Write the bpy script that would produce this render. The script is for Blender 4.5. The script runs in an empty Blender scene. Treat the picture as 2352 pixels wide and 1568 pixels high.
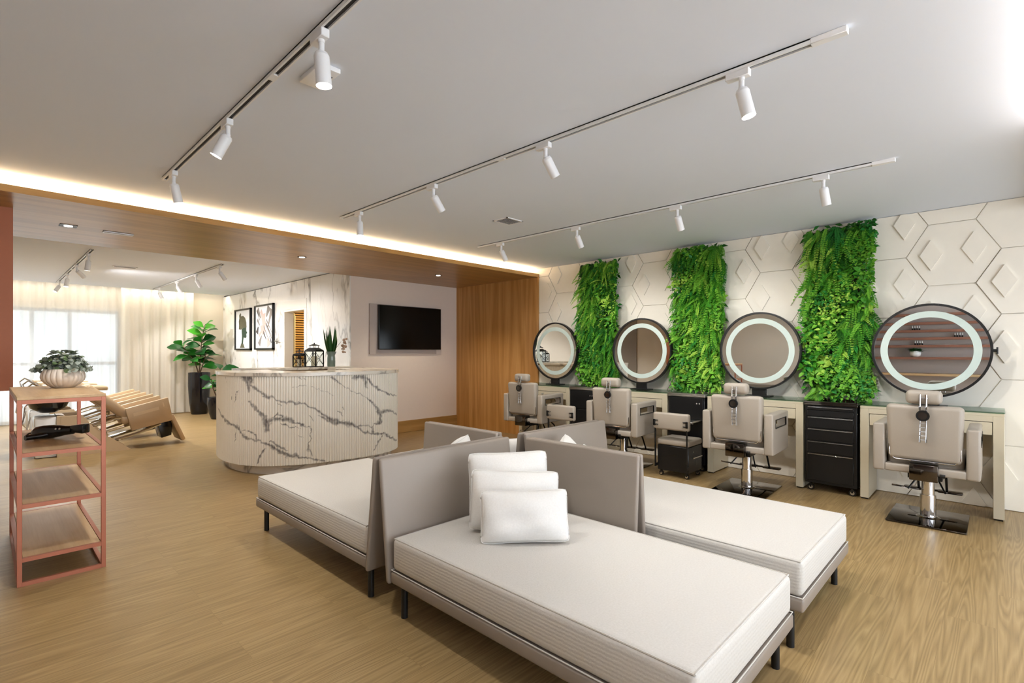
import bpy, bmesh, math, random
from mathutils import Vector, Matrix
R = random.Random(7)
PI = math.pi
sc = bpy.context.scene
COL = sc.collection

# ------------------------------------------------------------------ camera
H, YAW, FPX = 1.3, 0.8065, 1163.0
cam = bpy.data.cameras.new('camera')
cam.sensor_width = 36.0
cam.lens = 36.0 * FPX / 2352.0
cam.shift_y = 23.0 / 2352.0
cam.clip_start = 0.05
co = bpy.data.objects.new('camera', cam)
co.location = (0, 0, H)
co.rotation_euler = (PI / 2, 0, -YAW)
COL.objects.link(co)
sc.camera = co

# ------------------------------------------------------------------ materials
def lin(h):
    h = h.lstrip('#')
    out = []
    for i in (0, 2, 4):
        v = int(h[i:i + 2], 16) / 255.0
        out.append(v / 12.92 if v <= 0.04045 else ((v + 0.055) / 1.055) ** 2.4)
    return (out[0], out[1], out[2], 1.0)

class NT:
    """small node-tree writer"""
    def __init__(s, name):
        s.m = bpy.data.materials.new(name)
        s.m.use_nodes = True
        s.t = s.m.node_tree
        s.t.nodes.clear()
        s.out = s.n('ShaderNodeOutputMaterial')
    def n(s, kind, **kw):
        nd = s.t.nodes.new(kind)
        for k, v in kw.items():
            if k.startswith('i_'):
                key = k[2:]
                key = int(key) if key.isdigit() else key.replace('_', ' ')
                nd.inputs[key].default_value = v
            else:
                setattr(nd, k, v)
        return nd
    def l(s, a, b):
        s.t.links.new(a, b)
    def math(s, op, a, b=None, c=None):
        nd = s.n('ShaderNodeMath', operation=op)
        for i, v in enumerate((a, b, c)):
            if v is None: continue
            if isinstance(v, (int, float)): nd.inputs[i].default_value = v
            else: s.l(v, nd.inputs[i])
        return nd.outputs[0]
    def mix(s, fac, a, b, kind='MIX'):
        nd = s.n('ShaderNodeMix', data_type='RGBA', blend_type=kind)
        for i, v in ((0, fac), (6, a), (7, b)):
            if isinstance(v, (int, float, tuple)): nd.inputs[i].default_value = v
            else: s.l(v, nd.inputs[i])
        return nd.outputs[2]
    def ramp(s, fac, stops):
        nd = s.n('ShaderNodeValToRGB')
        el = nd.color_ramp.elements
        while len(el) < len(stops): el.new(0.5)
        for e, (p, c) in zip(el, stops):
            e.position = p; e.color = c
        s.l(fac, nd.inputs[0])
        return nd.outputs[0]
    def coords(s, scale=(1, 1, 1), rot=(0, 0, 0), loc=(0, 0, 0)):
        tc = s.n('ShaderNodeTexCoord')
        mp = s.n('ShaderNodeMapping')
        mp.inputs['Scale'].default_value = scale
        mp.inputs['Rotation'].default_value = rot
        mp.inputs['Location'].default_value = loc
        s.l(tc.outputs['Object'], mp.inputs[0])
        return mp.outputs[0]
    def noise(s, vec, scale=5, detail=3, rough=0.5, dist=0.0, w=None):
        nd = s.n('ShaderNodeTexNoise')
        nd.inputs['Scale'].default_value = scale
        nd.inputs['Detail'].default_value = detail
        nd.inputs['Roughness'].default_value = rough
        nd.inputs['Distortion'].default_value = dist
        if w is not None:
            nd.noise_dimensions = '4D'
            s.l(w, nd.inputs['W'])
        s.l(vec, nd.inputs['Vector'])
        return nd.outputs['Fac']
    def bump(s, h, strength=0.2, dist=0.01):
        nd = s.n('ShaderNodeBump')
        nd.inputs['Strength'].default_value = strength
        nd.inputs['Distance'].default_value = dist
        s.l(h, nd.inputs['Height'])
        return nd.outputs[0]
    def bsdf(s, color, rough=0.5, metal=0.0, normal=None, spec=None, trans=None):
        p = s.n('ShaderNodeBsdfPrincipled')
        for key, v in (('Base Color', color), ('Roughness', rough), ('Metallic', metal)):
            if isinstance(v, (int, float, tuple)): p.inputs[key].default_value = v
            else: s.l(v, p.inputs[key])
        if spec is not None: p.inputs['Specular IOR Level'].default_value = spec
        if trans is not None: p.inputs['Transmission Weight'].default_value = trans
        if normal is not None: s.l(normal, p.inputs['Normal'])
        s.l(p.outputs[0], s.out.inputs[0])
        return p

def plain(name, col, rough=0.5, metal=0.0, spec=None, grain=0.0, gscale=60):
    t = NT(name)
    c = lin(col)
    if grain:
        v = t.noise(t.coords(), gscale, 2)
        a = tuple(x * (1 - grain) for x in c[:3]) + (1,)
        b = tuple(min(1, x * (1 + grain)) for x in c[:3]) + (1,)
        t.bsdf(t.mix(v, a, b), rough, metal, spec=spec, normal=t.bump(v, 0.06, 0.002))
    else:
        t.bsdf(c, rough, metal, spec=spec)
    return t.m

def emit(name, col, strength):
    t = NT(name)
    e = t.n('ShaderNodeEmission')
    e.inputs[0].default_value = lin(col)
    e.inputs[1].default_value = strength
    t.l(e.outputs[0], t.out.inputs[0])
    return t.m

def wood(name, dark, mid, light, axis='X', rough=0.4, planks=None, freq=9.0, stretch=0.32, across=2.6, fine=0.5, spec=0.5):
    """wood with cathedral grain running along an axis"""
    t = NT(name)
    if axis == 'X': sca = (stretch, across, across)
    elif axis == 'Y': sca = (across, stretch, across)
    else: sca = (across, across, stretch)
    vec = t.coords(sca)
    w = None
    pl = None
    if planks:
        br = t.n('ShaderNodeTexBrick', offset=0.37, offset_frequency=2)
        br.inputs['Color1'].default_value = (0, 0, 0, 1)
        br.inputs['Color2'].default_value = (1, 1, 1, 1)
        br.inputs['Mortar'].default_value = (0.5, 0.5, 0.5, 1)
        br.inputs['Scale'].default_value = 1.0
        br.inputs['Mortar Size'].default_value = 0.0012
        br.inputs['Mortar Smooth'].default_value = 0.0
        br.inputs['Brick Width'].default_value = planks[0]
        br.inputs['Row Height'].default_value = planks[1]
        rot = (0, 0, 0)
        if axis == 'Z': rot = (0, PI / 2, PI / 2)
        t.l(t.coords((1, 1, 1), rot), br.inputs['Vector'])
        w = t.math('MULTIPLY', br.outputs['Color'], 31.0)
        pl = br
    n1 = t.noise(vec, 1.0, 2, 0.45, 0.3, w)
    rings = t.math('FRACT', t.math('MULTIPLY', n1, freq))
    tri = t.math('ABSOLUTE', t.math('SUBTRACT', t.math('MULTIPLY', rings, 2.0), 1.0))
    fs = [x * 1 for x in sca]
    k = {'X': 0, 'Y': 1, 'Z': 2}[axis]
    fsc = [26.0, 26.0, 26.0]; fsc[k] = 0.9
    n2 = t.noise(t.coords(tuple(fsc)), 3.0, 4, 0.65, 0.0, w)
    f = t.math('ADD', t.math('MULTIPLY', tri, 1 - fine), t.math('MULTIPLY', n2, fine))
    c = t.ramp(f, [(0.18, lin(dark)), (0.5, lin(mid)), (0.85, lin(light))])
    if pl:
        v = t.math('ADD', t.math('MULTIPLY', pl.outputs['Color'], 0.07), 0.96)
        cc = t.n('ShaderNodeCombineColor')
        for i in range(3): t.l(v, cc.inputs[i])
        c = t.mix(1.0, c, cc.outputs[0], 'MULTIPLY')
        c = t.mix(t.math('MULTIPLY', pl.outputs['Fac'], 0.45), c, lin(dark))
    t.bsdf(c, rough, normal=t.bump(f, 0.06, 0.002), spec=spec)
    return t.m

def marble_wall():
    t = NT('veined white marble')
    vec = t.coords((1, 1, 1), (0.5, 0, 0))
    big = t.noise(t.coords((0.8, 1.05, 0.5), (0.75, 0, 0)), 1.0, 5, 0.5, 0.35)
    v1 = t.math('ABSOLUTE', t.math('SUBTRACT', big, 0.5))
    a = t.ramp(v1, [(0.0, (1, 1, 1, 1)), (0.005, (0.6, 0.6, 0.6, 1)), (0.016, (0, 0, 0, 1))])
    fine = t.noise(t.coords((1.2, 2.0, 0.8), (0.7, 0, 0), (3, 1, 5)), 1.0, 5, 0.6, 0.8)
    v2 = t.math('ABSOLUTE', t.math('SUBTRACT', fine, 0.47))
    b = t.ramp(v2, [(0.0, (0.5, 0.5, 0.5, 1)), (0.02, (0, 0, 0, 1))])
    msk = t.noise(vec, 0.8, 2)
    m = t.math('MULTIPLY', t.math('ADD', a, t.math('MULTIPLY', b, 0.35)), t.ramp(msk, [(0.36, (0, 0, 0, 1)), (0.56, (1, 1, 1, 1))]))
    cl = t.noise(vec, 2.0, 3)
    base = t.mix(cl, lin('#ece9e4'), lin('#fbf9f5'))
    t.bsdf(t.mix(t.math('MINIMUM', m, 1.0), base, lin('#8f8a84')), 0.09, spec=0.5)
    return t.m

def marble_slab():
    t = NT('pale marble slab')
    big = t.noise(t.coords((1.4, 1.4, 1.4), (0.3, 0.2, 0.6)), 1.0, 4, 0.55, 0.9)
    v1 = t.math('ABSOLUTE', t.math('SUBTRACT', big, 0.5))
    a = t.ramp(v1, [(0.0, (0.75, 0.75, 0.75, 1)), (0.02, (0.2, 0.2, 0.2, 1)), (0.05, (0, 0, 0, 1))])
    t.bsdf(t.mix(a, lin('#e9e2d6'), lin('#857d74')), 0.2)
    return t.m

def marble_front():
    t = NT('fluted marble with dark veins')
    at = t.n('ShaderNodeAttribute', attribute_name='vein')
    cl = t.noise(t.coords(), 3.0, 3)
    base = t.mix(cl, lin('#ebe4d6'), lin('#f8f3e9'))
    sp = t.noise(t.coords((1, 1, 0.35)), 24.0, 3, 0.6)
    speck = t.ramp(sp, [(0.68, (0, 0, 0, 1)), (0.76, (0.3, 0.3, 0.3, 1))])
    c = t.mix(speck, base, lin('#a79c8f'))
    t.bsdf(t.mix(at.outputs['Fac'], c, lin('#746d69')), 0.3)
    return t.m

def fabric(name, a, b, axis='z'):
    t = NT(name)
    s = {'z': (3, 3, 140), 'w': (90, 90, 90)}[axis]
    ribs = t.n('ShaderNodeTexWave', bands_direction='Z' if axis == 'z' else 'X')
    ribs.inputs['Scale'].default_value = 22 if axis == 'z' else 95
    ribs.inputs['Distortion'].default_value = 1.2
    t.l(t.coords(), ribs.inputs['Vector'])
    n = t.noise(t.coords((1, 1, 1)), 130, 2)
    h = t.math('ADD', t.math('MULTIPLY', ribs.outputs['Fac'], 0.5), n)
    c = t.mix(n, lin(a), lin(b))
    p = t.bsdf(c, 0.95, normal=t.bump(h, 0.25 if axis == 'z' else 0.12, 0.003), spec=0.2)
    return t.m

def thin_glass(name, tint, gl=0.12):
    t = NT(name)
    tr = t.n('ShaderNodeBsdfTransparent'); tr.inputs[0].default_value = lin(tint)
    g = t.n('ShaderNodeBsdfGlossy'); g.inputs['Roughness'].default_value = 0.02
    fr = t.n('ShaderNodeLayerWeight'); fr.inputs[0].default_value = 0.5
    f = t.math('ADD', t.math('MULTIPLY', t.math('POWER', fr.outputs['Facing'], 4.0), 0.6), gl * 0.35)
    mx = t.n('ShaderNodeMixShader')
    t.l(f, mx.inputs[0]); t.l(tr.outputs[0], mx.inputs[1]); t.l(g.outputs[0], mx.inputs[2])
    t.l(mx.outputs[0], t.out.inputs[0])
    return t.m

def curtain_mat(name, col, clear, back):
    t = NT(name)
    tr = t.n('ShaderNodeBsdfTransparent')
    d = t.n('ShaderNodeBsdfDiffuse'); d.inputs[0].default_value = lin(col)
    tl = t.n('ShaderNodeBsdfTranslucent'); tl.inputs[0].default_value = lin(col)
    m1 = t.n('ShaderNodeMixShader'); m1.inputs[0].default_value = back
    t.l(d.outputs[0], m1.inputs[1]); t.l(tl.outputs[0], m1.inputs[2])
    m2 = t.n('ShaderNodeMixShader'); m2.inputs[0].default_value = clear
    t.l(m1.outputs[0], m2.inputs[1]); t.l(tr.outputs[0], m2.inputs[2])
    t.l(m2.outputs[0], t.out.inputs[0])
    return t.m

def leaf_mat(name, col, rough=0.45):
    t = NT(name)
    n = t.noise(t.coords(), 9.0, 2)
    c = lin(col)
    a = tuple(x * 0.8 for x in c[:3]) + (1,); b = tuple(min(1, x * 1.2) for x in c[:3]) + (1,)
    p = t.n('ShaderNodeBsdfPrincipled')
    t.l(t.mix(n, a, b), p.inputs['Base Color'])
    p.inputs['Roughness'].default_value = rough
    p.inputs['Specular IOR Level'].default_value = 0.3
    tl = t.n('ShaderNodeBsdfTranslucent'); tl.inputs[0].default_value = c
    mx = t.n('ShaderNodeMixShader'); mx.inputs[0].default_value = 0.15
    t.l(p.outputs[0], mx.inputs[1]); t.l(tl.outputs[0], mx.inputs[2])
    t.l(mx.outputs[0], t.out.inputs[0])
    return t.m

M = {
    'floor': wood('oak vinyl planks', '#7c6540', '#987e54', '#af966a', 'X', 0.34, (1.25, 0.19), 22.0, 0.36, 9.0, 0.68, 0.45),
    'beam': wood('honey oak veneer along', '#93703d', '#a88049', '#b8915a', 'X', 0.33, None, 5.0, 0.25, 3.0, 0.62, 0.5),
    'panel': wood('honey oak veneer upright', '#a8763a', '#c08c4e', '#d09f62', 'Z', 0.4, None, 5.0, 0.2, 4.5, 0.6, 0.4),
    'shelf_wood': wood('pale oak board', '#b48f63', '#c6a478', '#d3b58b', 'Y', 0.45, None, 4.0, 0.4, 4.0, 0.6),
    'ceiling': plain('matt white ceiling paint', '#e0e6f1', 0.9, spec=0.1),
    'white': plain('warm white paint', '#efece6', 0.8),
    'hex': plain('cream relief tile', '#efe9dc', 0.55, grain=0.02, gscale=14),
    'greige': plain('greige wall paint', '#e6dad0', 0.85, grain=0.02, gscale=20),
    'grey_wall': plain('grey wall paint', '#d9d1c6', 0.85),
    'beige_wall': plain('beige wall paint', '#e2d6c2', 0.85),
    'marble': marble_wall(), 'slab': marble_slab(), 'flute': marble_front(),
    'mattress': fabric('ribbed off-white upholstery', '#beb9b1', '#cdc9c2', 'z'),
    'pillow': fabric('white woven cushion cover', '#d6d3cd', '#e4e2de', 'w'),
    'taupe': plain('taupe leatherette', '#877c71', 0.5, grain=0.03, gscale=220),
    'seat': plain('greige leatherette', '#9f9588', 0.42, grain=0.03, gscale=150),
    'black': plain('black metal', '#121212', 0.38, 0.2),
    'blackbox': plain('satin black sheet metal', '#161617', 0.33, 0.3),
    'blackplastic': plain('black plastic', '#0d0d0e', 0.3),
    'chrome': plain('chrome', '#d8d8da', 0.08, 1.0),
    'darkmirror': plain('dark polished steel', '#5d5752', 0.06, 1.0),
    'steel': plain('brushed steel', '#b9b7b3', 0.3, 1.0),
    'champ': plain('champagne lacquer', '#c9bfa6', 0.38, 0.15),
    'glass': thin_glass('greenish glass top', '#cfe0d6'),
    'clear': thin_glass('clear glass', '#fafcfb', 0.06),
    'mirror': plain('mirror silvering', '#e6e8e6', 0.0, 1.0),
    'frost': plain('frosted mirror band', '#c4d2cb', 0.55, spec=0.3),
    'fixture': plain('white powder coat', '#e9e9ea', 0.4),
    'slot': plain('dark track slot', '#2d2a2a', 0.6),
    'lens': emit('lit lamp lens', '#fff6e4', 24.0),
    'led': emit('warm led strip', '#ffdca8', 30.0),
    'copper': plain('salmon powder coat', '#ad6a50', 0.42, 0.25),
    'terracotta': plain('terracotta lacquer', '#b06a48', 0.55, grain=0.03, gscale=30),
    'shelf_brown': plain('brown lacquer', '#8d5f4b', 0.5),
    'screen': plain('black screen', '#020202', 0.16, spec=0.25),
    'bezel': plain('black bezel', '#0a0a0a', 0.4),
    'mount': plain('grey painted board', '#bcb1ab', 0.8),
    'potblack': plain('glossy black ceramic', '#0b0d14', 0.12),
    'ceramic': plain('cream ribbed ceramic', '#dccfc0', 0.55),
    'soil': plain('dark soil', '#2a2119', 0.95, grain=0.3, gscale=80),
    'bark': plain('brown bark', '#5b4632', 0.85, grain=0.15, gscale=40),
    'vase': plain('grey green glazed glass', '#75857c', 0.12, spec=0.7),
    'candle': plain('ivory wax', '#e9dfc8', 0.6),
    'paper': plain('white art paper', '#f2f3f6', 0.7),
    'slat': wood('amber blind slat', '#8d6530', '#b98a48', '#cf9f5a', 'X', 0.5, None, 4, 0.4, 3, 0.5),
    'frame_win': plain('grey aluminium window frame', '#8d939c', 0.4, 0.3),
    'sheer': curtain_mat('sheer white curtain', '#f7f6f3', 0.32, 0.5),
    'drape': curtain_mat('cream drape', '#f6f1e6', 0.04, 0.35),
    'offwhite': plain('glossy white ceramic', '#eeeeec', 0.15),
    'tan': plain('tan upholstery', '#bfa481', 0.45, grain=0.03, gscale=120),
    'tan_panel': plain('beige laminate', '#d2ba95', 0.45),
    'dryer': plain('glossy black plastic', '#0c0c0d', 0.18),
    'cream_door': plain('cream door paint', '#ecdcae', 0.5),
    'white_gloss': plain('white door frame paint', '#f1eee6', 0.35),
    'vent': plain('grey grille', '#9a9a9c', 0.5),
    'dried': plain('dried flower', '#b69a84', 0.9, grain=0.2, gscale=60),
    'print_olive': plain('olive print', '#5e5b45', 0.8, grain=0.25, gscale=25),
    'print_green': plain('dark green print', '#2f4433', 0.8, grain=0.3, gscale=60),
    'print_grey': plain('grey print', '#8f8883', 0.8),
    'print_blush': plain('blush print', '#d3bcb4', 0.8),
    'print_dark': plain('charcoal print', '#4d4844', 0.8),
    'sticker': plain('blue touch icon', '#4f7f96', 0.4),
}
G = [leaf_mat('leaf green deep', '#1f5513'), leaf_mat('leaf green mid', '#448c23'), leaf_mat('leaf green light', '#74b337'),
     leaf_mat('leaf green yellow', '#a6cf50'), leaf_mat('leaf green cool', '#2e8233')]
FIG = [leaf_mat('fig leaf dark', '#17491d', 0.3), leaf_mat('fig leaf bright', '#2f7f2a', 0.3), leaf_mat('fig leaf fresh', '#4fa02f', 0.3)]
SAGE = [leaf_mat('sage leaf grey', '#7f887b'), leaf_mat('sage leaf pale', '#a4ac9f'), leaf_mat('sage leaf green', '#6b8058')]
SNAKE = [leaf_mat('sword leaf dark', '#2c5424', 0.4), leaf_mat('sword leaf olive', '#71963a', 0.4)]

# ------------------------------------------------------------------ mesh helper
class B:
    def __init__(s):
        s.bm = bmesh.new()
    def _merge(s, t, mi=0, mat=None, fn=None):
        if mat is not None: bmesh.ops.transform(t, matrix=mat, verts=t.verts)
        if fn:
            for v in t.verts: v.co = fn(v.co)
        me = bpy.data.meshes.new('tmp')
        for f in t.faces: f.material_index = mi
        t.to_mesh(me); t.free()
        s.bm.from_mesh(me)
        bpy.data.meshes.remove(me)
        return s
    def box(s, a, b, bev=0.0, seg=2, mi=0, mat=None, fn=None):
        t = bmesh.new()
        bmesh.ops.create_cube(t, size=1.0)
        c = [(a[i] + b[i]) / 2 for i in range(3)]; d = [abs(b[i] - a[i]) for i in range(3)]
        for v in t.verts: v.co = Vector((c[0] + v.co.x * d[0], c[1] + v.co.y * d[1], c[2] + v.co.z * d[2]))
        if bev > 0:
            bmesh.ops.bevel(t, geom=list(t.edges), offset=min(bev, min(d) * 0.49), segments=seg, profile=0.5, affect='EDGES')
        return s._merge(t, mi, mat, fn)
    def cyl(s, p0, p1, r0, r1=None, n=20, mi=0, caps=True):
        p0, p1 = Vector(p0), Vector(p1)
        if r1 is None: r1 = r0
        t = bmesh.new()
        L = (p1 - p0).length
        bmesh.ops.create_cone(t, cap_ends=caps, segments=n, radius1=r0, radius2=r1, depth=L)
        q = (p1 - p0).to_track_quat('Z', 'Y').to_matrix().to_4x4()
        return s._merge(t, mi, Matrix.Translation((p0 + p1) / 2) @ q)
    def ball(s, c, r, n=12, mi=0, sc=(1, 1, 1)):
        t = bmesh.new()
        bmesh.ops.create_uvsphere(t, u_segments=n, v_segments=max(6, n // 2 + 2), radius=r)
        return s._merge(t, mi, Matrix.Translation(c) @ Matrix.Diagonal((sc[0], sc[1], sc[2], 1)))
    def lathe(s, prof, c=(0, 0, 0), n=32, mi=0, fn=None):
        t = bmesh.new()
        rings = []
        for (r, z) in prof:
            rings.append([t.verts.new((c[0] + max(r, 1e-4) * math.cos(2 * PI * k / n), c[1] + max(r, 1e-4) * math.sin(2 * PI * k / n), c[2] + z)) for k in range(n)])
        for a, b in zip(rings, rings[1:]):
            for k in range(n):
                t.faces.new((a[k], a[(k + 1) % n], b[(k + 1) % n], b[k]))
        if prof[0][0] > 0.002: t.faces.new(list(reversed(rings[0])))
        if prof[-1][0] > 0.002: t.faces.new(rings[-1])
        return s._merge(t, mi, None, fn)
    def tube(s, pts, r, n=10, mi=0, r1=None):
        pts = [Vector(p) for p in pts]
        t = bmesh.new()
        rings = []
        for i, p in enumerate(pts):
            d = (pts[min(i + 1, len(pts) - 1)] - pts[max(i - 1, 0)]).normalized()
            q = d.to_track_quat('Z', 'Y')
            rr = r if r1 is None else r + (r1 - r) * i / (len(pts) - 1)
            rings.append([t.verts.new(p + q @ Vector((rr * math.cos(2 * PI * k / n), rr * math.sin(2 * PI * k / n), 0))) for k in range(n)])
        for a, b in zip(rings, rings[1:]):
            for k in range(n):
                t.faces.new((a[k], a[(k + 1) % n], b[(k + 1) % n], b[k]))
        t.faces.new(list(reversed(rings[0]))); t.faces.new(rings[-1])
        return s._merge(t, mi)
    def prism(s, poly, z0, z1, mi=0, mat=None, bev=0.0, seg=2):
        t = bmesh.new()
        a = [t.verts.new((x, y, z0)) for x, y in poly]
        b = [t.verts.new((x, y, z1)) for x, y in poly]
        n = len(poly)
        t.faces.new(list(reversed(a))); t.faces.new(b)
        for k in range(n): t.faces.new((a[k], a[(k + 1) % n], b[(k + 1) % n], b[k]))
        bmesh.ops.recalc_face_normals(t, faces=t.faces)
        if bev: bmesh.ops.bevel(t, geom=list(t.edges), offset=bev, segments=seg, profile=0.5, affect='EDGES')
        return s._merge(t, mi, mat)
    def xprism(s, poly, y0, y1, mi=0, bev=0.0, seg=2):
        """polygon in the x-z plane, extruded along y"""
        m = Matrix(((1, 0, 0, 0), (0, 0, 1, 0), (0, 1, 0, 0), (0, 0, 0, 1)))
        return s.prism(poly, y0, y1, mi, m, bev, seg)
    def ring(s, r0, r1, x0, x1, c, n=64, mi=0):
        """flat ring about the x axis"""
        t = bmesh.new()
        R4 = []
        for k in range(n):
            a = 2 * PI * k / n
            ca, sa = math.cos(a), math.sin(a)
            R4.append([t.verts.new((c[0] + x, c[1] + r * ca, c[2] + r * sa)) for r, x in ((r0, x0), (r1, x0), (r1, x1), (r0, x1))])
        for k in range(n):
            a, b = R4[k], R4[(k + 1) % n]
            for j in range(4):
                t.faces.new((a[j], a[(j + 1) % 4], b[(j + 1) % 4], b[j]))
        bmesh.ops.recalc_face_normals(t, faces=t.faces)
        return s._merge(t, mi)
    def build(s, name, mat, parent=None, smooth=40, loc=None, recalc=True, rot=None):
        if recalc: bmesh.ops.recalc_face_normals(s.bm, faces=s.bm.faces)
        me = bpy.data.meshes.new(name)
        s.bm.to_mesh(me); s.bm.free()
        for m in (mat if isinstance(mat, (list, tuple)) else [mat]): me.materials.append(m)
        if smooth:
            me.polygons.foreach_set('use_smooth', [True] * len(me.polygons))
            me.set_sharp_from_angle(angle=math.radians(smooth))
        o = bpy.data.objects.new(name, me)
        COL.objects.link(o)
        if parent: o.parent = parent
        if loc: o.location = loc
        if rot: o.rotation_euler = rot
        return o

def raw(name, verts, faces, mats, parent=None, mis=None, smooth=False):
    me = bpy.data.meshes.new(name)
    me.from_pydata(verts, [], faces)
    for m in (mats if isinstance(mats, (list, tuple)) else [mats]): me.materials.append(m)
    if mis: me.polygons.foreach_set('material_index', mis)
    if smooth: me.polygons.foreach_set('use_smooth', [True] * len(faces))
    me.update()
    o = bpy.data.objects.new(name, me)
    COL.objects.link(o)
    if parent: o.parent = parent
    return o

def tag(o, label=None, cat=None, group=None, kind=None):
    if label: o['label'] = label
    if cat: o['category'] = cat
    if group: o['group'] = group
    if kind: o['kind'] = kind
    return o

def thing(name, label, cat, loc=(0, 0, 0), rz=0.0, group=None):
    o = bpy.data.objects.new(name, None)
    o.empty_display_size = 0.05
    COL.objects.link(o)
    o.location = loc
    o.rotation_euler = (0, 0, rz)
    return tag(o, label, cat, group)

def kids(o):
    return [c for c in bpy.data.objects if c.parent == o]

def dup(root, loc, rz=0.0, label=None, group=None):
    """copy a thing with copies of its parts and sub-parts (mesh data shared)"""
    r = root.copy(); COL.objects.link(r)
    r.location = loc; r.rotation_euler = (0, 0, rz)
    if label: r['label'] = label
    if group: r['group'] = group
    for ch in kids(root):
        c = ch.copy(); COL.objects.link(c); c.parent = r
        for g in kids(ch):
            d = g.copy(); COL.objects.link(d); d.parent = c
    return r

def struct(name, b, m, parent=None, smooth=0):
    o = b.build(name, m, parent, smooth)
    if parent is None: o['kind'] = 'structure'
    return o

def area(name, loc, rot, sx, sy, energy, col=(1, 1, 1), spread=None):
    l = bpy.data.lights.new(name, 'AREA')
    l.shape = 'RECTANGLE'; l.size = sx; l.size_y = sy
    l.energy = energy; l.color = col
    if spread: l.spread = spread
    o = bpy.data.objects.new(name, l)
    o.location = loc; o.rotation_euler = rot
    COL.objects.link(o)
    return o

# ------------------------------------------------------------------ the room
CEIL, CEILB = 2.55, 2.53
XW = 5.82          # plant wall
XL = -0.95         # wall behind the left edge of the picture
YF, YT = 5.0, 6.9  # front of the timber portal, television wall
XM = 3.735         # marble wall
YC = 12.6          # curtain wall
YB = -3.2
ZB = 2.42

struct('floor', B().box((XL - 0.1, YB - 0.1, -0.1), (6.1, 13.2, 0)), M['floor'])
struct('ceiling', B().box((XL, YB, CEIL), (XW + 0.1, 5.16, CEIL + 0.12)).box((XL, 5.16, CEIL), (XW + 0.1, YT, CEIL + 0.12))
       .box((XL, YT - 0.05, CEILB), (XM + 0.1, 12.2, CEILB + 0.12)).box((XL, 12.2, 2.75), (XM + 0.1, YC + 0.1, 2.85))
       .box((XL, 12.2, CEILB + 0.1), (XM + 0.1, 12.24, 2.76)), M['ceiling'])
struct('wall_left', B().box((XL - 0.1, YB, 0), (XL, YC, 2.8)), M['grey_wall'])
struct('dark_wall_panel', B().box((XL, 7.0, 0), (XL + 0.03, 9.2, 2.5)), M['taupe'])  # dark panel added on the wall to darken part of a mirror's reflection
wb = B()
wb.box((XL, YB - 0.1, 0), (-0.4, YB, 2.8)).box((-0.4, YB - 0.1, 0), (5.2, YB, 0.12)).box((-0.4, YB - 0.1, 2.3), (5.2, YB, 2.8)).box((5.2, YB - 0.1, 0), (XW + 0.1, YB, 2.8))
struct('wall_back', wb, M['white'])
# timber portal: soffit, fascia, right cheek
struct('trim_1', B().box((XL, YF, ZB), (XW, YT, ZB + 0.05)), M['beam'])
tag(bpy.data.objects['trim_1'], 'wide timber clad soffit crossing the ceiling')
struct('trim_2', B().box((5.78, YF, 0), (XW, YT, ZB)), M['panel'])
struct('trim_3', B().box((XL, YF + 0.13, ZB + 0.05), (XW, YF + 0.15, CEIL)), M['white'])
struct('wall_front', B().box((XM + 0.021, YT, 0), (XW + 0.1, YT + 0.12, ZB + 0.1)), M['greige'])
struct('baseboard_front', B().box((XM + 0.02, YT - 0.018, 0), (5.78, YT, 0.185), 0.004, 1), M['beam'])
# marble wall with a doorway
DY0, DY1, DZ = 8.38, 9.25, 2.04
struct('wall_marble', B().box((XM, YT + 0.12, 0), (XM + 0.14, DY0, CEILB - 0.012)).box((XM, DY1, 0), (XM + 0.14, YC, CEILB - 0.012))
       .box((XM, DY0, DZ), (XM + 0.14, DY1, CEILB - 0.012)).box((XM, YT + 0.001, 0), (XM + 0.02, YT + 0.12, CEILB - 0.012)), M['marble'])
struct('trim_4', B().box((XM + 0.02, YT + 0.125, CEILB - 0.012), (XM + 0.139, YC, CEILB + 0.02)), M['slot'])  # dark strip standing in for the shadow in the gap above the marble
# curtain wall with the far window
struct('wall_far', B().box((XL, YC, 2.1), (1.87, YC + 0.12, 2.8)).box((1.87, YC, 0), (XM + 0.1, YC + 0.12, 2.8)), M['beige_wall'])
wf = B()
for x in (-0.9, -0.1, 0.6, 1.12, 1.84):
    wf.box((x - 0.03, YC + 0.02, 0), (x + 0.03, YC + 0.09, 2.1))
for z in (0.03, 1.07, 2.07):
    wf.box((-0.95, YC + 0.03, z - 0.03), (1.87, YC + 0.08, z + 0.03))
win = struct('window_1', wf, M['frame_win'])
B().box((-0.93, YC + 0.05, 0.05), (1.85, YC + 0.056, 2.05)).build('window_pane', M['clear'], win, 0)
# window behind the camera
wf = B()
for x in (-0.37, 1.0, 2.4, 3.8, 5.17):
    wf.box((x - 0.03, YB - 0.08, 0.12), (x + 0.03, YB - 0.02, 2.3))
for z in (0.15, 2.27):
    wf.box((-0.4, YB - 0.08, z - 0.03), (5.2, YB - 0.02, z + 0.03))
struct('window_2', wf, M['frame_win'])

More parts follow.
